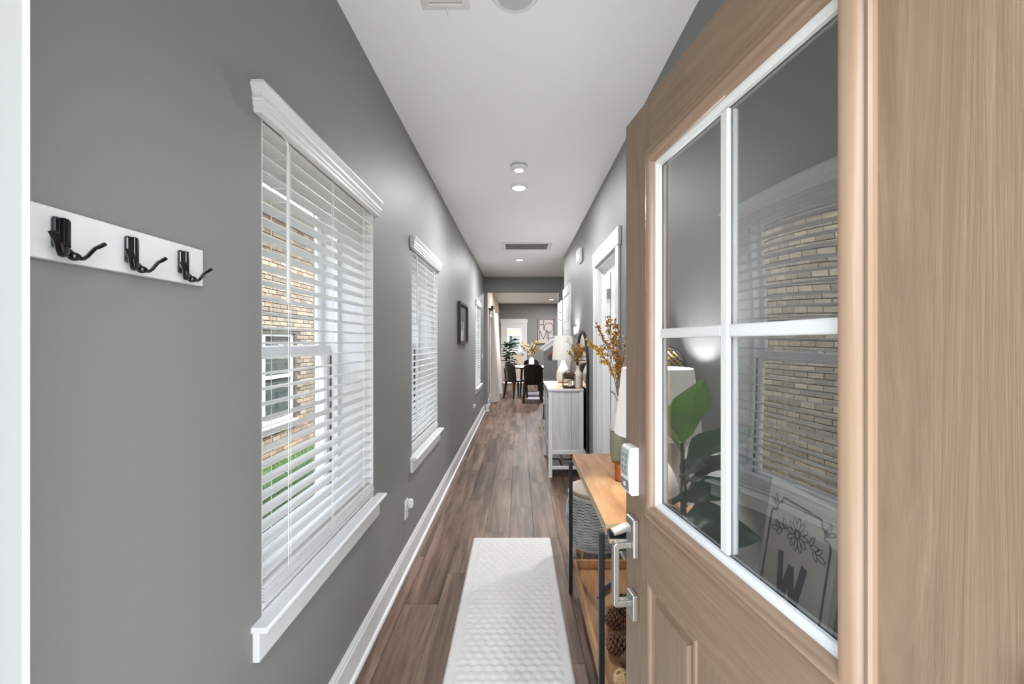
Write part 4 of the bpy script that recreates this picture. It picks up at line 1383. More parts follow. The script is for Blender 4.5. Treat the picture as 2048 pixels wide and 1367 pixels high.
for i, (px_, py_, a) in enumerate(((0.497, 4.54, (-0.6, 0.3, 0.6)), (0.530, 4.56, (0.2, -0.6, 0.6)), (0.560, 4.535, (0.8, 0.2, 0.4)))):
    pine_cone('pine_cone', ['left pine cone on the wire lantern', 'middle pine cone on the wire lantern', 'right pine cone on the wire lantern beside the ribbed vase'][i], (px_, py_, szt + 0.134), 0.025, 0.030, a, 20 + i, group='pine cones on the lantern')

# ribbed vase with yellow stems
rx, ryy = 0.624, 4.53
rv = thing('ribbed_vase', 'blush ribbed ceramic vase at the near edge of the sideboard', 'vase', (rx, ryy, szt))
mb = MB()
prof = arc([(0.036, 0.0), (0.044, 0.02), (0.046, 0.09), (0.043, 0.15), (0.026, 0.185), (0.021, 0.21), (0.024, 0.235)], 8)
nseg = 40
for i, (r_, z_) in enumerate(prof):
    for j in range(nseg):
        a = 2 * math.pi * j / nseg
        k_ = 1.0 + (0.075 * math.sin(a * 9) * math.sin(z_ * 190) if 0.01 < z_ < 0.175 else 0.0)
        mb.v.append(Vector((rx + r_ * k_ * math.cos(a), ryy + r_ * k_ * math.sin(a), szt + z_)))
for i in range(len(prof) - 1):
    for j in range(nseg):
        a = i * nseg + j
        b = i * nseg + (j + 1) % nseg
        mb.f.append((a, b, b + nseg, a + nseg))
mb.f.append(tuple(reversed(range(nseg))))
part('body', mb, M['ceramic2'], rv, smooth='all')
part('rim', MB().tube([(rx + 0.023 * math.cos(2 * math.pi * k / 24), ryy + 0.023 * math.sin(2 * math.pi * k / 24), szt + 0.236) for k in range(24)], 0.0028, 6, closed=True), M['ceramic2'], rv, smooth=True)
G2 = 'dried stems in the ribbed vase'
vb, vn = Vector((rx, ryy, szt + 0.05)), Vector((rx, ryy, szt + 0.232))
for i, (px_, py_, mt, m2, lab, dn, rr) in enumerate((
        (1147, 692, 'yellow', 'olive', 'short mustard stem left of centre in the ribbed vase', 22, 0.0085),
        (1158, 694, 'yellow', 'orange', 'bushy mustard stem upright in the ribbed vase', 26, 0.009),
        (1170, 688, 'yellow', 'yellow2', 'mustard stem leaning right towards the mirror', 24, 0.009),
        (1133, 672, 'bud', None, 'thin bare stem with pale buds leaning far left', 6, 0.006),
        (1152, 676, 'bud', 'twig', 'thin pale upright stem tallest in the ribbed vase', 8, 0.005),
        (1140, 705, 'olive', 'yellow', 'low olive stem on the left of the ribbed vase', 18, 0.008))):
    branch('dried_stem', lab, [vb, vn, vn.lerp(W(px_, py_, ryy + (i - 2) * 0.02), 0.55) + Vector((0, 0, 0.01)), W(px_, py_, ryy + (i - 2) * 0.03)], dn, rr, M[mt], 0.04, 40 + i, G2, 0.5, 5, M[m2] if m2 else None, cat='dried stem')

# ------------------------------------------------------------------ right wall doors and fittings
def cased_door(nm, y0, y1, ch):
    d = sempty(nm, (XR, (y0 + y1) / 2, 0))
    part('casing', MB().box(XR - 0.018, XR, y0 - 0.092, y0, 0, 2.085), M['trim'], d, bevel=0.003)
    part('casing', MB().box(XR - 0.018, XR, y1, y1 + 0.092, 0, 2.085), M['trim'], d, bevel=0.003)
    part('head_casing', MB().box(XR - 0.022, XR, y0 - 0.11, y1 + 0.11, 2.085, 2.212), M['trim'], d, bevel=0.003)
    return d
d2 = cased_door('door_2', 3.05, 3.87, None)
for yy in (3.05, 3.85):
    part('jamb', MB().box(XR + 0.0, XR + 0.118, yy, yy + 0.02, 0, 2.085), M['trim'], d2)
part('stop', MB().box(XR + 0.045, XR + 0.08, 3.838, 3.85, 0, 2.065), M['trim'], d2, bevel=0.002)
part('stop', MB().box(XR + 0.045, XR + 0.08, 3.07, 3.082, 0, 2.065), M['trim'], d2, bevel=0.002)
part('head_jamb', MB().box(XR, XR + 0.118, 3.07, 3.85, 2.065, 2.085), M['trim'], d2)
lf = part('leaf', MB().box(XR + 0.124, XR + 0.904, 3.85, 3.885, 0.01, 2.05), M['trim'], d2, bevel=0.002)
for zz in (0.25, 1.80):
    part('hinge', MB().box(XR + 0.088, XR + 0.117, 3.846, 3.85, zz, zz + 0.09), M['nickel2'], d2)
    part('hinge_knuckle', MB().tube([(XR + 0.121, 3.843, zz), (XR + 0.121, 3.843, zz + 0.09)], 0.006, 8), M['nickel2'], d2, smooth=True)
# white six-panel door further along
d3 = sempty('door_3', (XR, 6.2, 0))
part('casing', MB().box(XR - 0.018, XR, 5.74, 5.82, 0, 2.085), M['trim'], d3, bevel=0.003)
part('casing', MB().box(XR - 0.018, XR, 6.57, 6.648, 0, 2.085), M['trim'], d3, bevel=0.003)
part('head_casing', MB().box(XR - 0.022, XR, 5.73, 6.66, 2.085, 2.215), M['trim'], d3, bevel=0.003)
lf = part('leaf', MB().box(XR - 0.008, XR, 5.82, 6.57, 0.01, 2.085), M['trim'], d3)
for (ya_, yb2) in ((5.92, 6.16), (6.23, 6.47)):
    for (za, zb) in ((0.2, 0.85), (1.0, 1.6), (1.70, 1.98)):
        part('panel', MB().rings(ya_, yb2, za, zb, [(0, XR - 0.0081), (0.012, XR - 0.014), (0.03, XR - 0.0085), (0.045, XR - 0.013)], lambda u, w, d: (d, u, w), cap=True), M['trim'], lf)
part('knob', MB().tube([(XR - 0.008, 6.51, 0.95), (XR - 0.05, 6.51, 0.95)], [0.012, 0.024], 12), M['nickel'], lf, smooth=True)
# leaf of a white door standing open past the corner, with two hooks
d4 = sempty('door_4', (XR, 6.75, 0))
lf = part('leaf', MB().box(XR - 0.036, XR - 0.002, 6.665, 7.40, 0.01, 2.065), M['trim'], d4, bevel=0.003)
for zz in (1.87, 1.75):
    part('hook', MB().tube([(XR - 0.036, 6.70, zz), (XR - 0.07, 6.70, zz + 0.005), (XR - 0.078, 6.70, zz + 0.022)], 0.006, 8), M['nickel'], lf, smooth=True)

ch = thing('door_chime', 'white box door chime high on the right wall', 'chime', (XR, 4.84, 2.3))
part('housing', MB().box(XR - 0.042, XR, 4.735, 4.945, 2.305, 2.455), M['plastic'], ch, bevel=0.012)
gr = MB()
for i in range(6):
    gr.box(XR - 0.0435, XR - 0.0415, 4.765, 4.915, 2.33 + i * 0.018, 2.336 + i * 0.018)
part('grille', gr, M['grey_plastic'], ch)
tt = thing('thermostat', 'small white wall control beside the arched mirror top', 'thermostat', (XR, 5.3, 1.5))
part('housing', MB().box(XR - 0.022, XR, 5.215, 5.345, 1.50, 1.60), M['plastic'], tt, bevel=0.004)
part('screen', MB().box(XR - 0.0232, XR - 0.0215, 5.24, 5.32, 1.545, 1.585), M['keypad_face'], tt)

# ------------------------------------------------------------------ left wall fittings
def outlet(y, z, label, name='wall_outlet', cat='outlet'):
    o = thing(name, label, cat, (XL, y, z))
    part('plate', MB().box(XL, XL + 0.006, y - 0.036, y + 0.036, z - 0.058, z + 0.058), M['plastic'], o, bevel=0.002)
    return o
o1 = outlet(2.69, 0.37, 'white outlet low on the left wall between the nearest two windows')
for dz in (-0.022, 0.022):
    s_ = part('socket', MB().box(XL + 0.006, XL + 0.009, 2.69 - 0.017, 2.69 + 0.017, 0.37 + dz - 0.014, 0.37 + dz + 0.014), M['plastic'], o1, bevel=0.003)
    for dy in (-0.006, 0.006):
        part('slot', MB().box(XL + 0.0088, XL + 0.0094, 2.69 + dy - 0.001, 2.69 + dy + 0.001, 0.37 + dz - 0.004, 0.37 + dz + 0.005), M['ink'], s_)
ad_ = thing('plug_in_freshener', 'white plug-in air freshener in the near outlet', 'air freshener', (XL + 0.01, 2.70, 0.39))
part('body', MB().lathe(XL + 0.026, 2.70, arc([(0.010, 0.372), (0.016, 0.378), (0.0185, 0.40), (0.016, 0.422), (0.010, 0.428)]), 20), M['plastic'], ad_, smooth=True)
part('prong_base', MB().box(XL + 0.0096, XL + 0.016, 2.69, 2.71, 0.384, 0.416), M['plastic'], ad_, bevel=0.003)
o2 = outlet(6.62, 0.40, 'white outlet low on the left wall near the far window')
ap = thing('plug_adapter', 'small white adapter plugged into the far outlet', 'adapter', (XL + 0.006, 6.62, 0.42))
part('body', MB().box(XL + 0.0065, XL + 0.04, 6.595, 6.645, 0.405, 0.455), M['plastic'], ap, bevel=0.004)
o3 = outlet(8.22, 1.14, 'white light switch on the left wall past the far window', 'light_switch', 'switch')
part('toggle', MB().box(XL + 0.006, XL + 0.02, 8.214, 8.226, 1.132, 1.15), M['plastic'], o3)

# black shadow-box picture
pc = thing('framed_picture', 'black deep-framed picture between the middle and far windows', 'picture', (XL, 5.33, 1.4))
py0, py1, pz0, pz1 = 4.95, 5.70, 1.395, 1.885
fp_ = lambda u, w, d: (XL + d, u, w)
part('frame', MB().rings(py0, py1, pz0, pz1, [(0, 0), (0, 0.036), (0.028, 0.036), (0.030, 0.012)], fp_), M['black_matte'], pc)
part('print', MB().box(XL + 0.008, XL + 0.012, py0 + 0.028, py1 - 0.028, pz0 + 0.028, pz1 - 0.028), M['photo_dark'], pc)
pr_ = MB()
part('print_field', MB().box(XL + 0.012, XL + 0.0135, 5.02, 5.42, 1.43, 1.66), M['photo_mid'], pc)
part('print_field', MB().box(XL + 0.0135, XL + 0.0145, 5.03, 5.36, 1.43, 1.55), M['print'], pc)
part('print_line', MB().stroke([(5.10, 1.43), (5.16, 1.58), (5.30, 1.66), (5.33, 1.43)], 0.02, fp_, 0.0145, 0.0155), M['ink'], pc)

# ------------------------------------------------------------------ ceiling fittings
def area_light(name, loc, size, power, parent=None, col=(0.96, 0.98, 1.0)):
    d = bpy.data.lights.new(name, 'AREA')
    d.shape = 'DISK'
    d.size = size
    d.energy = power
    d.color = col
    o = bpy.data.objects.new(name, d)
    C.objects.link(o)
    if parent:
        o.parent = parent
        o.location = Vector(loc) - Vector(parent.location)
    else:
        o.location = loc
    return o
def disc_light(x, y, r, label, power, drop=0.022, lit=True):
    t = thing('ceiling_light', label, 'ceiling light', (x, y, H), group='round ceiling lights')
    part('trim_ring', MB().lathe(x, y, [(r, H), (r, H - 0.006), (r * 0.86, H - drop), (r * 0.72, H - drop), (r * 0.70, H - drop + 0.004)], 40, False, False), M['plastic'], t, smooth=True)
    part('diffuser', MB().lathe(x, y, [(0.001, H - drop + 0.002), (r * 0.705, H - drop + 0.003)], 40, False, False), M['diffuser'] if lit else M['unlit'], t)
    if lit:
        area_light('lamp', (x, y, H - drop - 0.004), r * 1.3, power * LAMP, t)
    return t
disc_light(-0.016, 1.631, 0.094, 'unlit round ceiling fitting, the nearest one, beside the lever register', 0, lit=False)
disc_light(0.0, 3.66, 0.078, 'lit round ceiling light in the middle of the hall ceiling', 30)
disc_light(0.01, 6.87, 0.078, 'small lit ceiling light nearest the end wall', 42)
disc_light(1.0, 13.3, 0.085, 'lit round light in the far dining room ceiling', 64)
disc_light(0.3, 10.6, 0.085, 'added unseen dining room light over the table, hidden above the opening', 64)  # fill light added out of view above the opening
disc_light(1.5, 3.6, 0.085, 'added unseen ceiling light brightening the side room behind the right wall', 30)  # unseen light added to brighten the side room doorway
sd = thing('smoke_detector', 'white smoke detector just in front of the lit middle ceiling light', 'smoke detector', (0.0, 3.20, H))
part('base', MB().lathe(0, 3.20, [(0.068, H), (0.068, H - 0.012), (0.060, H - 0.014)], 32, False, True), M['plastic'], sd, smooth=True)
part('body', MB().lathe(0, 3.20, [(0.060, H - 0.014), (0.062, H - 0.03), (0.056, H - 0.044), (0.040, H - 0.052), (0.034, H - 0.052)], 32, False, True), M['plastic'], sd, smooth=True)
part('face', MB().lathe(0, 3.20, [(0.034, H - 0.0522), (0.030, H - 0.056), (0.001, H - 0.057)], 28, False, False), M['detector_led'], sd, smooth=True)
part('slot_ring', MB().lathe(0, 3.20, [(0.0615, H - 0.018), (0.0625, H - 0.021), (0.0615, H - 0.024)], 32, False, False), M['grey_plastic'], sd)
# long supply vent
vtn = thing('ceiling_vent', 'wide white louvred vent across the far hall ceiling', 'vent', (0.105, 5.97, H))
vx0, vx1, vy0_, vy1_ = -0.236, 0.448, 5.73, 6.20
fc = lambda u, w, d: (u, w, H - d)
part('frame', MB().rings(vx0, vx1, vy0_, vy1_, [(0, 0), (0, 0.006), (0.05, 0.010), (0.055, 0.004)], fc), M['plastic'], vtn)
part('backing', MB().box(vx0 + 0.05, vx1 - 0.05, vy0_ + 0.05, vy1_ - 0.05, H - 0.0012, H - 0.0004), M['grey_plastic'], vtn)
for i in range(9):
    yy = vy0_ + 0.075 + i * 0.04
    part('louvre', MB().obox((0.106, yy, H - 0.006), (0.29, 0, 0), (0, 0.013, 0.004), (0, -0.0004, 0.001)), M['plastic'], vtn)
# register with lever near the camera
rg_ = thing('ceiling_register', 'small white ceiling register with a lever, above the coat rack side', 'vent', (-0.29, 1.6, H))
part('frame', MB().rings(-0.385, -0.193, 1.40, 1.715, [(0, 0), (0.002, 0.006), (0.03, 0.010), (0.034, 0.004)], fc), M['plastic'], rg_)
part('backing', MB().box(-0.352, -0.226, 1.433, 1.682, H - 0.0012, H - 0.0004), M['grey_plastic'], rg_)
for i in range(9):
    yy = 1.45 + i * 0.027
    part('louvre', MB().obox((-0.289, yy, H - 0.006), (0.062, 0, 0), (0, 0.011, 0.003), (0, -0.0004, 0.001)), M['plastic'], rg_)
part('lever', MB().tube([(-0.285, 1.70, H - 0.008), (-0.283, 1.718, H - 0.022)], 0.004, 8), M['plastic'], rg_, smooth=True)

# ------------------------------------------------------------------ stairs, knee wall, handrail
ky = 8.62
kx0 = 0.505
k37 = math.tan(R(35.5))
kw = MB().prism([(kx0, 0), (2.98, 0), (2.98, 1.34 + (2.40 - kx0) * k37), (2.40, 1.34 + (2.40 - kx0) * k37), (kx0, 1.30)], lambda p, q, a: (p, a, q), ky, YE - 0.002)
struct('wall_stair_knee', kw, M['wall'])
ca, sa = math.cos(R(35.5)), math.sin(R(35.5))
cp = [(-0.10, -0.012), (2.3, -0.012), (2.3, 0.022), (-0.10, 0.022)]
cpf = lambda p, q, a: (kx0 + p * ca - q * sa, a, 1.322 + p * sa + q * ca)
struct('trim_3', MB().prism(cp, cpf, ky - 0.03, YE + 0.03), M['trim'], bevel=0.003)
cp2 = [(-0.045, -0.085), (2.3, -0.085), (2.3, -0.012), (-0.085, -0.012)]
struct('trim_4', MB().prism(cp2, cpf, ky - 0.018, ky - 0.001), M['trim'], bevel=0.002)
hr = thing('handrail', 'brown wooden handrail on the stair knee wall', 'handrail', (kx0 + 0.2, ky - 0.07, 1.1))
part('rail', MB().prism([(-0.065, -0.215), (2.1, -0.215), (2.1, -0.165), (-0.065, -0.165)], cpf, ky - 0.10, ky - 0.055), M['railwood'], hr, bevel=0.008)
for t in (0.22, 1.2):
    p0 = cpf(t, -0.215, ky - 0.078)
    part('bracket', MB().tube([p0, (p0[0], ky - 0.078, p0[2] - 0.03), (p0[0], ky - 0.001, p0[2] - 0.045)], 0.006, 8), M['nickel2'], hr, smooth=True)
stw = sempty('stairs', (0.9, 7.7, 0))
for i in range(9):
    x0 = 0.92 + i * 0.235
    part('step', MB().box(x0, min(x0 + 0.27, 2.99), 7.43, ky - 0.001, 0.0 if i == 0 else i * 0.185 - 0.185 + 0.001, (i + 1) * 0.185), M['plank'], stw)

# ------------------------------------------------------------------ dining room: back door
d5 = sempty('door_5', (-0.17, YB, 0))
fbk = lambda u, w, d: (u, YB - d, w)
part('casing', MB().box(-0.625, -0.535, YB - 0.018, YB, 0, 2.07), M['trim'], d5, bevel=0.003)
part('casing', MB().box(0.20, 0.275, YB - 0.018, YB, 0, 2.07), M['trim'], d5, bevel=0.003)
part('head_casing', MB().box(-0.645, 0.295, YB - 0.022, YB, 2.07, 2.215), M['trim'], d5, bevel=0.003)
lf = wall_holes(lambda u, w, d: (u, YB + 0.01 + d, w), -0.533, 0.198, 0.01, 2.065, 0.044, [(-0.42, 0.075, 1.06, 1.88)])
lf = part('leaf', lf, M['trim'], d5, weld=True)
part('pane', MB().box(-0.42, 0.075, YB + 0.03, YB + 0.031, 1.06, 1.88), M['glass'], lf)
part('glass_trim', MB().rings(-0.44, 0.095, 1.04, 1.90, [(0, -0.010), (0, 0.002), (0.022, 0.002), (0.022, -0.02)], fbk), M['trim'], lf)
for (ua, ub) in ((-0.45, -0.20), (-0.13, 0.11)):
    part('panel', MB().rings(ua, ub, 0.22, 0.93, [(0, -0.0099), (0.012, -0.002), (0.03, -0.009), (0.045, -0.004)], fbk, cap=True), M['warm_lit_door'], lf)
part('warm_tint_sheet', MB().box(-0.50, 0.165, YB + 0.006, YB + 0.0099, 0.15, 0.98), M['warm_lit_door'], lf)  # thin sheet added to carry the warm tint on the lower door
part('handle', MB().tube([(0.15, YB + 0.01, 0.99), (0.15, YB - 0.04, 0.99), (0.07, YB - 0.045, 0.99)], 0.011, 8), M['black_metal'], lf, smooth=True)

# HOME picture
hp = thing('home_picture', 'brown framed print with thin HOME letters on the far wall', 'picture', (0.93, YB, 1.35))
hx0, hx1, hz0, hz1 = 0.64, 1.215, 1.345, 2.215
part('frame', MB().rings(hx0, hx1, hz0, hz1, [(0, 0), (0, 0.03), (0.028, 0.03), (0.030, 0.012)], fbk), M['frame_brown'], hp)
part('print', MB().box(hx0 + 0.026, hx1 - 0.026, YB - 0.012, YB - 0.008, hz0 + 0.026, hz1 - 0.026), M['print'], hp)
hw_, hh_ = hx1 - hx0, hz1 - hz0
def hpn(a, b):
    return (hx0 + a * hw_, hz1 - b * hh_)
lw = 0.022
def hlet(nm, strokes, closed=False):
    mb = MB()
    for i, s in enumerate(strokes):
        mb.stroke([hpn(*p) for p in s], lw, fbk, 0.0121, 0.0135 + 0.0002 * i, closed=closed)
    part(nm, mb, M['ink'], hp)
hlet('letter_h', [[(0.09, 0.05), (0.09, 0.44)], [(0.38, 0.05), (0.38, 0.44)], [(0.09, 0.23), (0.38, 0.23)]])
hlet('letter_o', [[(0.68 + 0.27 * math.cos(2 * math.pi * i / 32), 0.345 + 0.182 * math.sin(2 * math.pi * i / 32)) for i in range(32)]], True)
hlet('letter_m', [[(0.13, 0.83), (0.13, 0.46)], [(0.13, 0.46), (0.36, 0.81)], [(0.36, 0.81), (0.58, 0.43)], [(0.58, 0.43), (0.58, 0.81)]])
hlet('letter_e', [[(0.66, 0.56), (0.66, 0.92)], [(0.66, 0.57), (0.96, 0.57)], [(0.66, 0.76), (0.96, 0.76)]])

# ------------------------------------------------------------------ dining room: patio window, curtains
w4 = sempty('window_4', (XD, 10.9, 0))
part('frame', MB().rings(10.1, 11.7, 0.03, 2.1, [(0, -0.02), (0.06, -0.02), (0.06, -0.12), (0, -0.12)], lambda u, w, d: (XD + d, u, w)), M['vinyl'], w4)
part('meeting_stile', MB().box(XD - 0.10, XD - 0.04, 10.87, 10.93, 0.09, 2.04), M['vinyl'], w4)
part('pane', MB().box(XD - 0.07, XD - 0.069, 10.16, 10.87, 0.09, 2.04), M['glass'], w4)
part('pane', MB().box(XD - 0.07, XD - 0.069, 10.93, 11.64, 0.09, 2.04), M['glass'], w4)
rod = thing('curtain_rod', 'bronze curtain rod with ball finials over the dining window', 'curtain rod', (XD + 0.08, 10.8, 2.2))
part('rod', MB().tube([(XD + 0.08, 9.75, 2.205), (XD + 0.08, 12.25, 2.205)], 0.011, 10), M['bronze'], rod, smooth=True)
for yy in (9.72, 12.28):
    part('finial', MB().sphere((XD + 0.08, yy, 2.205), 0.032, 12, 8), M['bronze'], rod, smooth=True)
for yy in (9.86, 12.12):
    part('bracket', MB().box(XD, XD + 0.085, yy - 0.008, yy + 0.008, 2.13, 2.192), M['bronze'], rod)
def curtain(name, label, y0, y1, amp, mat, seedv, zb, bulge=0.0):
    rnd = random.Random(seedv)
    mb = MB()
    nu, nv = 60, 24
    ph = [rnd.uniform(0, 6.28) for _ in range(4)]
    for side in (0, 1):
        for j in range(nv + 1):
            t = j / nv
            z = 2.185 - (2.185 - zb) * t
            for i in range(nu + 1):
                s = i / nu
                y = y0 + (y1 - y0) * s
                x = XD + 0.075 + amp * (0.5 + 0.6 * t) * math.sin(s * 5 * 2 * math.pi + ph[0] + 0.5 * math.sin(3 * t + ph[1])) + bulge * t * math.sin(math.pi * s)
                mb.v.append(Vector((max(XD + 0.012, x) + 0.003 * side, y + 0.01 * math.sin(4 * t + ph[2]), z)))
    m = (nu + 1) * (nv + 1)
    for side in (0, 1):
        for j in range(nv):
            for i in range(nu):
                a = side * m + j * (nu + 1) + i
                mb.f.append((a, a + 1, a + nu + 2, a + nu + 1))
    o = thing(name, label, 'curtain', (XD + 0.06, (y0 + y1) / 2, 0), group='dining room curtains')
    part('panel', mb, mat, o, smooth='all', fix=False)
    rg2 = MB()
    for i in range(6):
        yy = y0 + (y1 - y0) * (i + 0.5) / 6
        rg2.tube([(XD + 0.08 + 0.017 * math.cos(a), yy, 2.205 + 0.017 * math.sin(a)) for a in [2 * math.pi * k / 12 for k in range(12)]], 0.003, 5, closed=True)
    part('rings', rg2, M['bronze'], o)
curtain('curtain', 'near grey-white curtain panel gathered beside the dining opening', 9.90, 10.45, 0.05, M['curtain2'], 5, 0.02, 0.10)
curtain('curtain', 'far cream curtain panel beside the leafy dining plant', 11.35, 12.05, 0.06, M['curtain'], 6, 0.02, 0.10)

# ------------------------------------------------------------------ dining table, chairs, rug, plant
drug = inst('dining_rug', rug_mesh(1.7, 1.55, 0.0015).mesh('dining_rug', M['rug2'], smooth='all'), None, (1.05, 10.62, 0.001))
drug['label'] = 'pale grey rug under the round dining table'
drug['category'] = 'rug'
TX, TY, TZ = 0.33, 11.42, 0.765
dt = thing('dining_table', 'round white topped dining table with dark rim beyond the opening', 'table', (TX, TY, 0))
part('tabletop', MB().lathe(TX, TY, [(0.555, TZ - 0.004), (0.56, TZ), (0.001, TZ)], 56, True, False), M['white_top'], dt, smooth=True)
part('rim', MB().lathe(TX, TY, [(0.5, TZ - 0.035), (0.555, TZ - 0.035), (0.562, TZ - 0.028), (0.562, TZ - 0.006), (0.5, TZ - 0.0045)], 56), M['darkwood'], dt, smooth=True)
for a in (45, 135, 225, 315):
    c_, s_ = math.cos(R(a)), math.sin(R(a))
    part('leg', MB().tube([(TX + 0.36 * c_, TY + 0.36 * s_, TZ - 0.035), (TX + 0.42 * c_, TY + 0.42 * s_, 0.0113)], [0.03, 0.02], 10), M['darkwood'], dt, smooth=True)

def make_chair():
    t = thing('dining_chair', 'dark wooden dining chair with a tall solid back, its back to the hall', 'chair', (0, 0, 0), group='dark dining chairs around the round table')
    # local: faces +Y, seat centre at origin
    mb = MB()
    nu, nv = 12, 14
    for side in (0, 1):
        for j in range(nv + 1):
            w = j / nv
            z = 0.40 + 0.49 * w
            hw2 = 0.185 + 0.035 * math.sin(math.pi * min(1, w * 1.1) * 0.55)
            if w > 0.80:
                q = (w - 0.80) / 0.20
                hw2 *= math.sqrt(max(0.0, 1 - (q * 0.86) ** 2.6))
            for i in range(nu + 1):
                s = i / nu * 2 - 1
                y = -0.225 - 0.085 * w + 0.075 * s * s + (0.0 if side == 0 else 0.022)
                mb.v.append(Vector((s * hw2, y, z)))
    m = (nu + 1) * (nv + 1)
    for j in range(nv):
        for i in range(nu):
            a = j * (nu + 1) + i
            mb.f.append((a, a + 1, a + nu + 2, a + nu + 1))
            b = m + a
            mb.f.append((b, b + nu + 1, b + nu + 2, b + 1))
    edge = [i for i in range(nu + 1)] + [j * (nu + 1) + nu for j in range(1, nv + 1)] + [nv * (nu + 1) + i for i in range(nu - 1, -1, -1)] + [j * (nu + 1) for j in range(nv - 1, 0, -1)]
    for i in range(len(edge)):
        a, b = edge[i], edge[(i + 1) % len(edge)]
        mb.f.append((a, a + m, b + m, b))
    part('backrest', mb, M['darkwood'], t, local=True, smooth=True)
    outline = []
    for k in range(28):
        a = 2 * math.pi * k / 28
        c_, s_ = math.cos(a), math.sin(a)
        outline.append((0.225 * abs(c_) ** 0.6 * (1 if c_ > 0 else -1), 0.215 * abs(s_) ** 0.6 * (1 if s_ > 0 else -1)))
    part('seat', MB().prism(outline, lambda p, q, a: (p, q, a), 0.42, 0.455), M['darkwood'], t, local=True, bevel=0.01)
    for sx_ in (-1, 1):
        part('leg', MB().tube([(sx_ * 0.175, -0.20, 0.44), (sx_ * 0.20, -0.215, 0.2), (sx_ * 0.225, -0.25, 0.0)], [0.036, 0.030, 0.022], 10), M['darkwood'], t, local=True, smooth=True)
        part('leg', MB().tube([(sx_ * 0.175, 0.17, 0.43), (sx_ * 0.19, 0.18, 0.2), (sx_ * 0.20, 0.19, 0.0)], [0.030, 0.024, 0.017], 10), M['darkwood'], t, local=True, smooth=True)
    return t
ch0 = make_chair()
ch0.location = (0.325, 10.36, 0.0)
def face(x, y):
    return math.atan2(TY - y, TX - x) - math.pi / 2
dup(ch0, (-0.06, 10.90, 0), R(35) - math.pi / 2, 'dark dining chair on the left of the table, seen from the side')
dup(ch0, (0.36, 12.42, 0), math.pi, 'dark dining chair on the far side of the round table')
dup(ch0, (1.16, 11.1, 0.0135), face(1.16, 11.1), 'dark dining chair on the right, mostly behind the stair wall')

fvx, fvy = 0.33, 11.25
fv = thing('flower_vase', 'white vase on the round dining table', 'vase', (fvx, fvy, TZ))
part('body', MB().lathe(fvx, fvy, arc([(0.055, TZ + 0.0005), (0.07, TZ + 0.02), (0.075, TZ + 0.12), (0.066, TZ + 0.20), (0.04, TZ + 0.235), (0.038, TZ + 0.25)]), 28, cap1=False), M['glaze'], fv, smooth=True)
fb, fn_ = Vector((fvx, fvy, TZ + 0.05)), Vector((fvx, fvy, TZ + 0.25))
for i, (px_, py_, mt, m2, lab) in enumerate(((1074, 682, 'yellow2', 'olive', 'pale olive bloom spray on the right of the table vase'), (1063, 690, 'olive', 'bud', 'olive spray in the middle of the table vase'), (1050, 686, 'bud', 'yellow2', 'cream spray on the left of the table vase'), (1040, 690, 'bud', 'olive', 'cream spray furthest left in the table vase'), (1070, 698, 'olive', 'yellow2', 'short olive spray low on the right of the table vase'))):
    branch('flower_spray', lab, [fb, fn_, fn_.lerp(W(px_, py_, fvy), 0.5) + Vector((0, 0, 0.02)), W(px_, py_, fvy + 0.04 * (i - 2))], 26, 0.019, M[mt], 0.10, 60 + i, 'flower sprays on the dining table', 0.4, 6, M[m2], cat='flowers')

gx, gy_ = -0.30, 12.95
ps = thing('plant_stand', 'low wooden plant stand below the dark dining planter', 'stand', (gx, gy_, 0))
part('shelf', MB().lathe(gx, gy_, [(0.17, 0.27), (0.17, 0.30)], 28), M['legwood'], ps)
for a in (45, 135, 225, 315):
    c_, s_ = math.cos(R(a)), math.sin(R(a))
    part('leg', MB().tube([(gx + 0.13 * c_, gy_ + 0.13 * s_, 0.27), (gx + 0.15 * c_, gy_ + 0.15 * s_, 0)], 0.015, 8), M['legwood'], ps, smooth=True)
gp2 = thing('potted_plant', 'big dark leaved plant in a charcoal planter by the cream curtain', 'plant', (gx, gy_, 0.301))
part('pot', MB().lathe(gx, gy_, [(0.12, 0.301), (0.13, 0.31), (0.155, 0.62), (0.145, 0.62), (0.14, 0.58)], 28, cap1=False), M['pot_dark'], gp2, smooth=True)
part('soil', MB().lathe(gx, gy_, [(0.001, 0.59), (0.1405, 0.585)], 24, False, False), M['soil'], gp2)
part('trunk', MB().tube([(gx, gy_, 0.58), (gx + 0.01, gy_, 1.0), (gx, gy_, 1.40)], [0.016, 0.013, 0.006], 8), M['trunk'], gp2, smooth=True)
rnd = random.Random(9)
for i in range(30):
    z = 0.72 + 0.68 * i / 29
    a = i * 2.4
    leaf_at(gp2, (gx, gy_, z), (math.cos(a), math.sin(a), rnd.uniform(-0.1, 0.55)), rnd.uniform(1.15, 1.6), False, rnd.uniform(-0.3, 0.3))

# ------------------------------------------------------------------ outside
GZ = -0.45
struct('ground', MB().box(-60, 60, -60, 60, GZ - 0.3, GZ - 0.02), M['soil2'])
struct('foundation', MB().box(XOUT + 0.0, 3.3, 0.24, YB + 0.2, GZ - 0.02, -0.121), M['concrete'])
struct('porch_slab', MB().box(-2.2, 3.2, -2.4, 0.235, GZ - 0.02, -0.015), M['concrete'])
struct('driveway', MB().box(-7, 9, -14, -2.4, GZ - 0.02, GZ), M['concrete'])
NX = -3.9
nb = thing('neighbour_house', 'tan brick house wall across the side lawn, seen through the blinds', 'house', (NX, 6.0, GZ))
nwy0, nwy1, nwz0, nwz1 = 5.75, 7.52, 0.10, 1.56
bw = wall_holes(lambda u, w, d: (NX - 0.012 - d, u, w), -6.0, 20.0, GZ - 0.02, 3.45, 0.15, [(nwy0, nwy1, nwz0, nwz1)])
part('mortar_wall', bw, M['mortar'], nb, weld=True)
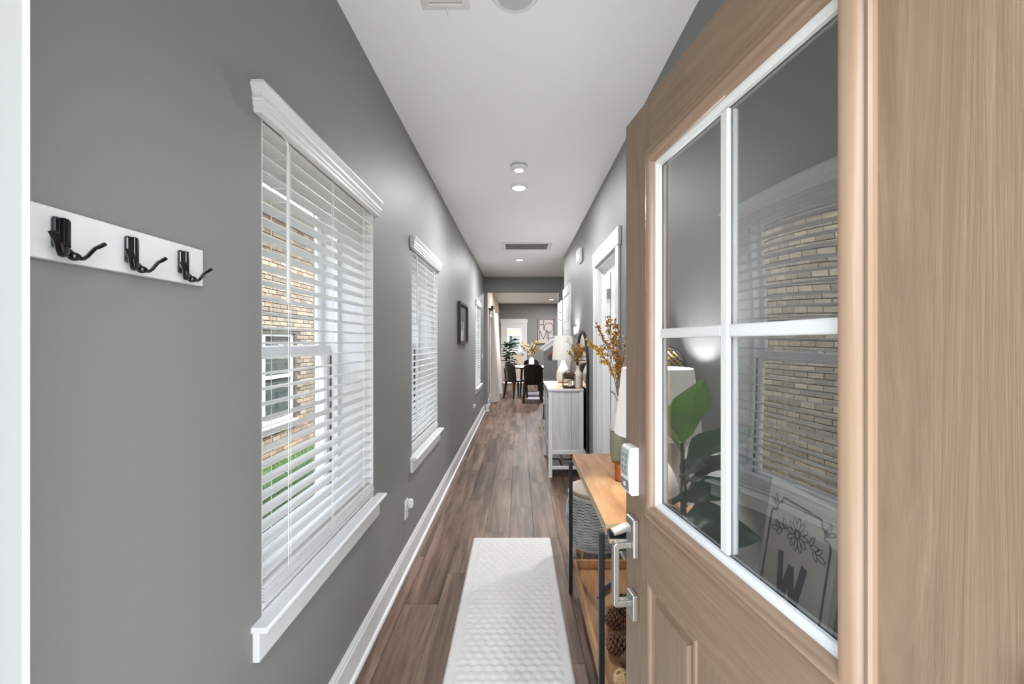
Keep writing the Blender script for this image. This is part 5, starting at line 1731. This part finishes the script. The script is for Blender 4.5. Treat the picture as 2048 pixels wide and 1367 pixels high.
BL, BH, JT = 0.203, 0.060, 0.011
bm_ = MB()
bm_.rings(-BL / 2, BL / 2, -BH / 2, BH / 2, [(0, -0.013), (0, -0.002), (0.003, 0.0015)], lambda u, w, d: (d, u, w), cap=True)
brick_me = bm_.mesh('brick', M['brick'])
bulk = MB()
cnt = 0
cand = []
r_ = 0
z = GZ + BH / 2
while z < 3.40:
    y = -1.0 + (0.5 * (BL + JT) if r_ % 2 else 0.0)
    while y < 13.0:
        if not (nwy0 - 0.02 - BL / 2 < y < nwy1 + 0.02 + BL / 2 and nwz0 - 0.10 < z < nwz1 + 0.04):
            cand.append((y, z))
        y += BL + JT
    z += BH + JT
    r_ += 1
# bricks that show largest: through the nearest window, right of the neighbour's window
def showy(c):
    y, z = c
    pxx = VPX + FPX * (NX) / max(0.5, y)
    return (6.2 < y < 9.8) and (515 < pxx < 650) and (-0.5 < z < 2.6)
pick = sorted([c for c in cand if showy(c)], key=lambda c: c[0])[:300]
pset = set(pick)
for (y, z) in pick:
    inst('brick', brick_me, nb, (random.uniform(-0.002, 0.003), y - 6.0, z - GZ), (random.uniform(-0.008, 0.008), 0, 0))
for c in cand:
    if c in pset:
        continue
    y, z = c
    j = random.uniform(-0.002, 0.003)
    bulk.rings(y - BL / 2, y + BL / 2, z - BH / 2, z + BH / 2, [(0, NX - 0.013), (0, NX - 0.002 + j), (0.003, NX + 0.0015 + j)], lambda u, w, d: (d, u, w), cap=True)
part('brickwork', bulk, M['brick'], nb, stuff=True)
part('eave', MB().box(NX - 0.3, NX + 0.30, -6, 20, 3.45, 3.61), M['trim'], nb)
part('gutter', MB().box(NX + 0.30, NX + 0.40, -6, 20, 3.5, 3.63), M['trim'], nb, bevel=0.02)
part('roof_slope', MB().prism([(NX + 0.32, 3.62), (NX - 5, 5.85), (NX - 5, 5.65), (NX - 0.3, 3.611)], lambda p, q, a: (p, a, q), -6, 20), M['siding'], nb)
sill = MB()
for i in range(int((nwy1 - nwy0 + 0.1) / 0.075)):
    y = nwy0 - 0.05 + i * 0.075
    sill.box(NX - 0.01, NX + 0.05, y, y + 0.066, nwz0 - 0.095, nwz0 - 0.004)
part('rowlock_sill', sill, M['stone'], nb, stuff=True)
nwm = part('window', MB().rings(nwy0, nwy1, nwz0, nwz1, [(0, NX - 0.10), (0, NX - 0.05), (0.055, NX - 0.05), (0.055, NX - 0.10)], lambda u, w, d: (d, u, w)).box(NX - 0.09, NX - 0.04, (nwy0 + nwy1) / 2 - 0.04, (nwy0 + nwy1) / 2 + 0.04, nwz0 + 0.05, nwz1 - 0.05).box(NX - 0.09, NX - 0.045, nwy0 + 0.05, nwy1 - 0.05, 0.82, 0.87), M['vinyl'], nb)
part('pane', MB().box(NX - 0.085, NX - 0.08, nwy0 + 0.05, nwy1 - 0.05, nwz0 + 0.05, nwz1 - 0.05), M['dark_window'], nwm)
# lawn blades in the side yard
rnd = random.Random(21)
gm = MB()
for i in range(26000):
    y = rnd.uniform(3.0, 10.5)
    xx = rnd.uniform(NX + 0.12, -1.1)
    h = rnd.uniform(0.03, 0.075)
    a = rnd.uniform(0, 6.28)
    dx, dy = math.cos(a) * 0.006, math.sin(a) * 0.006
    lx_, ly_ = rnd.uniform(-0.02, 0.02), rnd.uniform(-0.02, 0.02)
    gm.add([(xx - dx, y - dy, GZ - 0.02), (xx + dx, y + dy, GZ - 0.02), (xx + lx_, y + ly_, GZ - 0.02 + h)], [(0, 1, 2)])
go = part('lawn_grass', gm, M['grass'], fix=False, stuff=True)
go['label'] = 'short green grass in the side yard between the houses'
go['category'] = 'grass'
struct('mulch_bed', MB().box(NX, NX + 0.13, -2, 13, GZ - 0.02, GZ + 0.01), M['mulch'])
struct('patio', MB().box(-6, 4, YB + 0.25, 21, GZ - 0.02, GZ), M['concrete'])
# house behind the garden, seen through the far glass door
bh = thing('back_house', 'tan house wall with a dark window seen through the far glass door', 'house', (0, 22.0, GZ))
part('wall', wall_holes(lambda u, w, d: (u, 22.0 + d, w), -7, 6, GZ - 0.02, 2.05, 0.2, [(-0.55, 0.12, 1.0, 1.80)]), M['tan'], bh, weld=True)
bwn = part('window', MB().rings(-0.55, 0.12, 1.0, 1.80, [(0, 22.1), (0, 21.98), (0.06, 21.98), (0.06, 22.1)], lambda u, w, d: (u, d, w)), M['vinyl'], bh)
part('pane', MB().box(-0.5, 0.07, 22.06, 22.07, 1.05, 1.75), M['dark_window'], bwn)
part('eave', MB().box(-7.2, 6.2, 21.4, 22.4, 2.05, 2.3), M['trim'], bh)
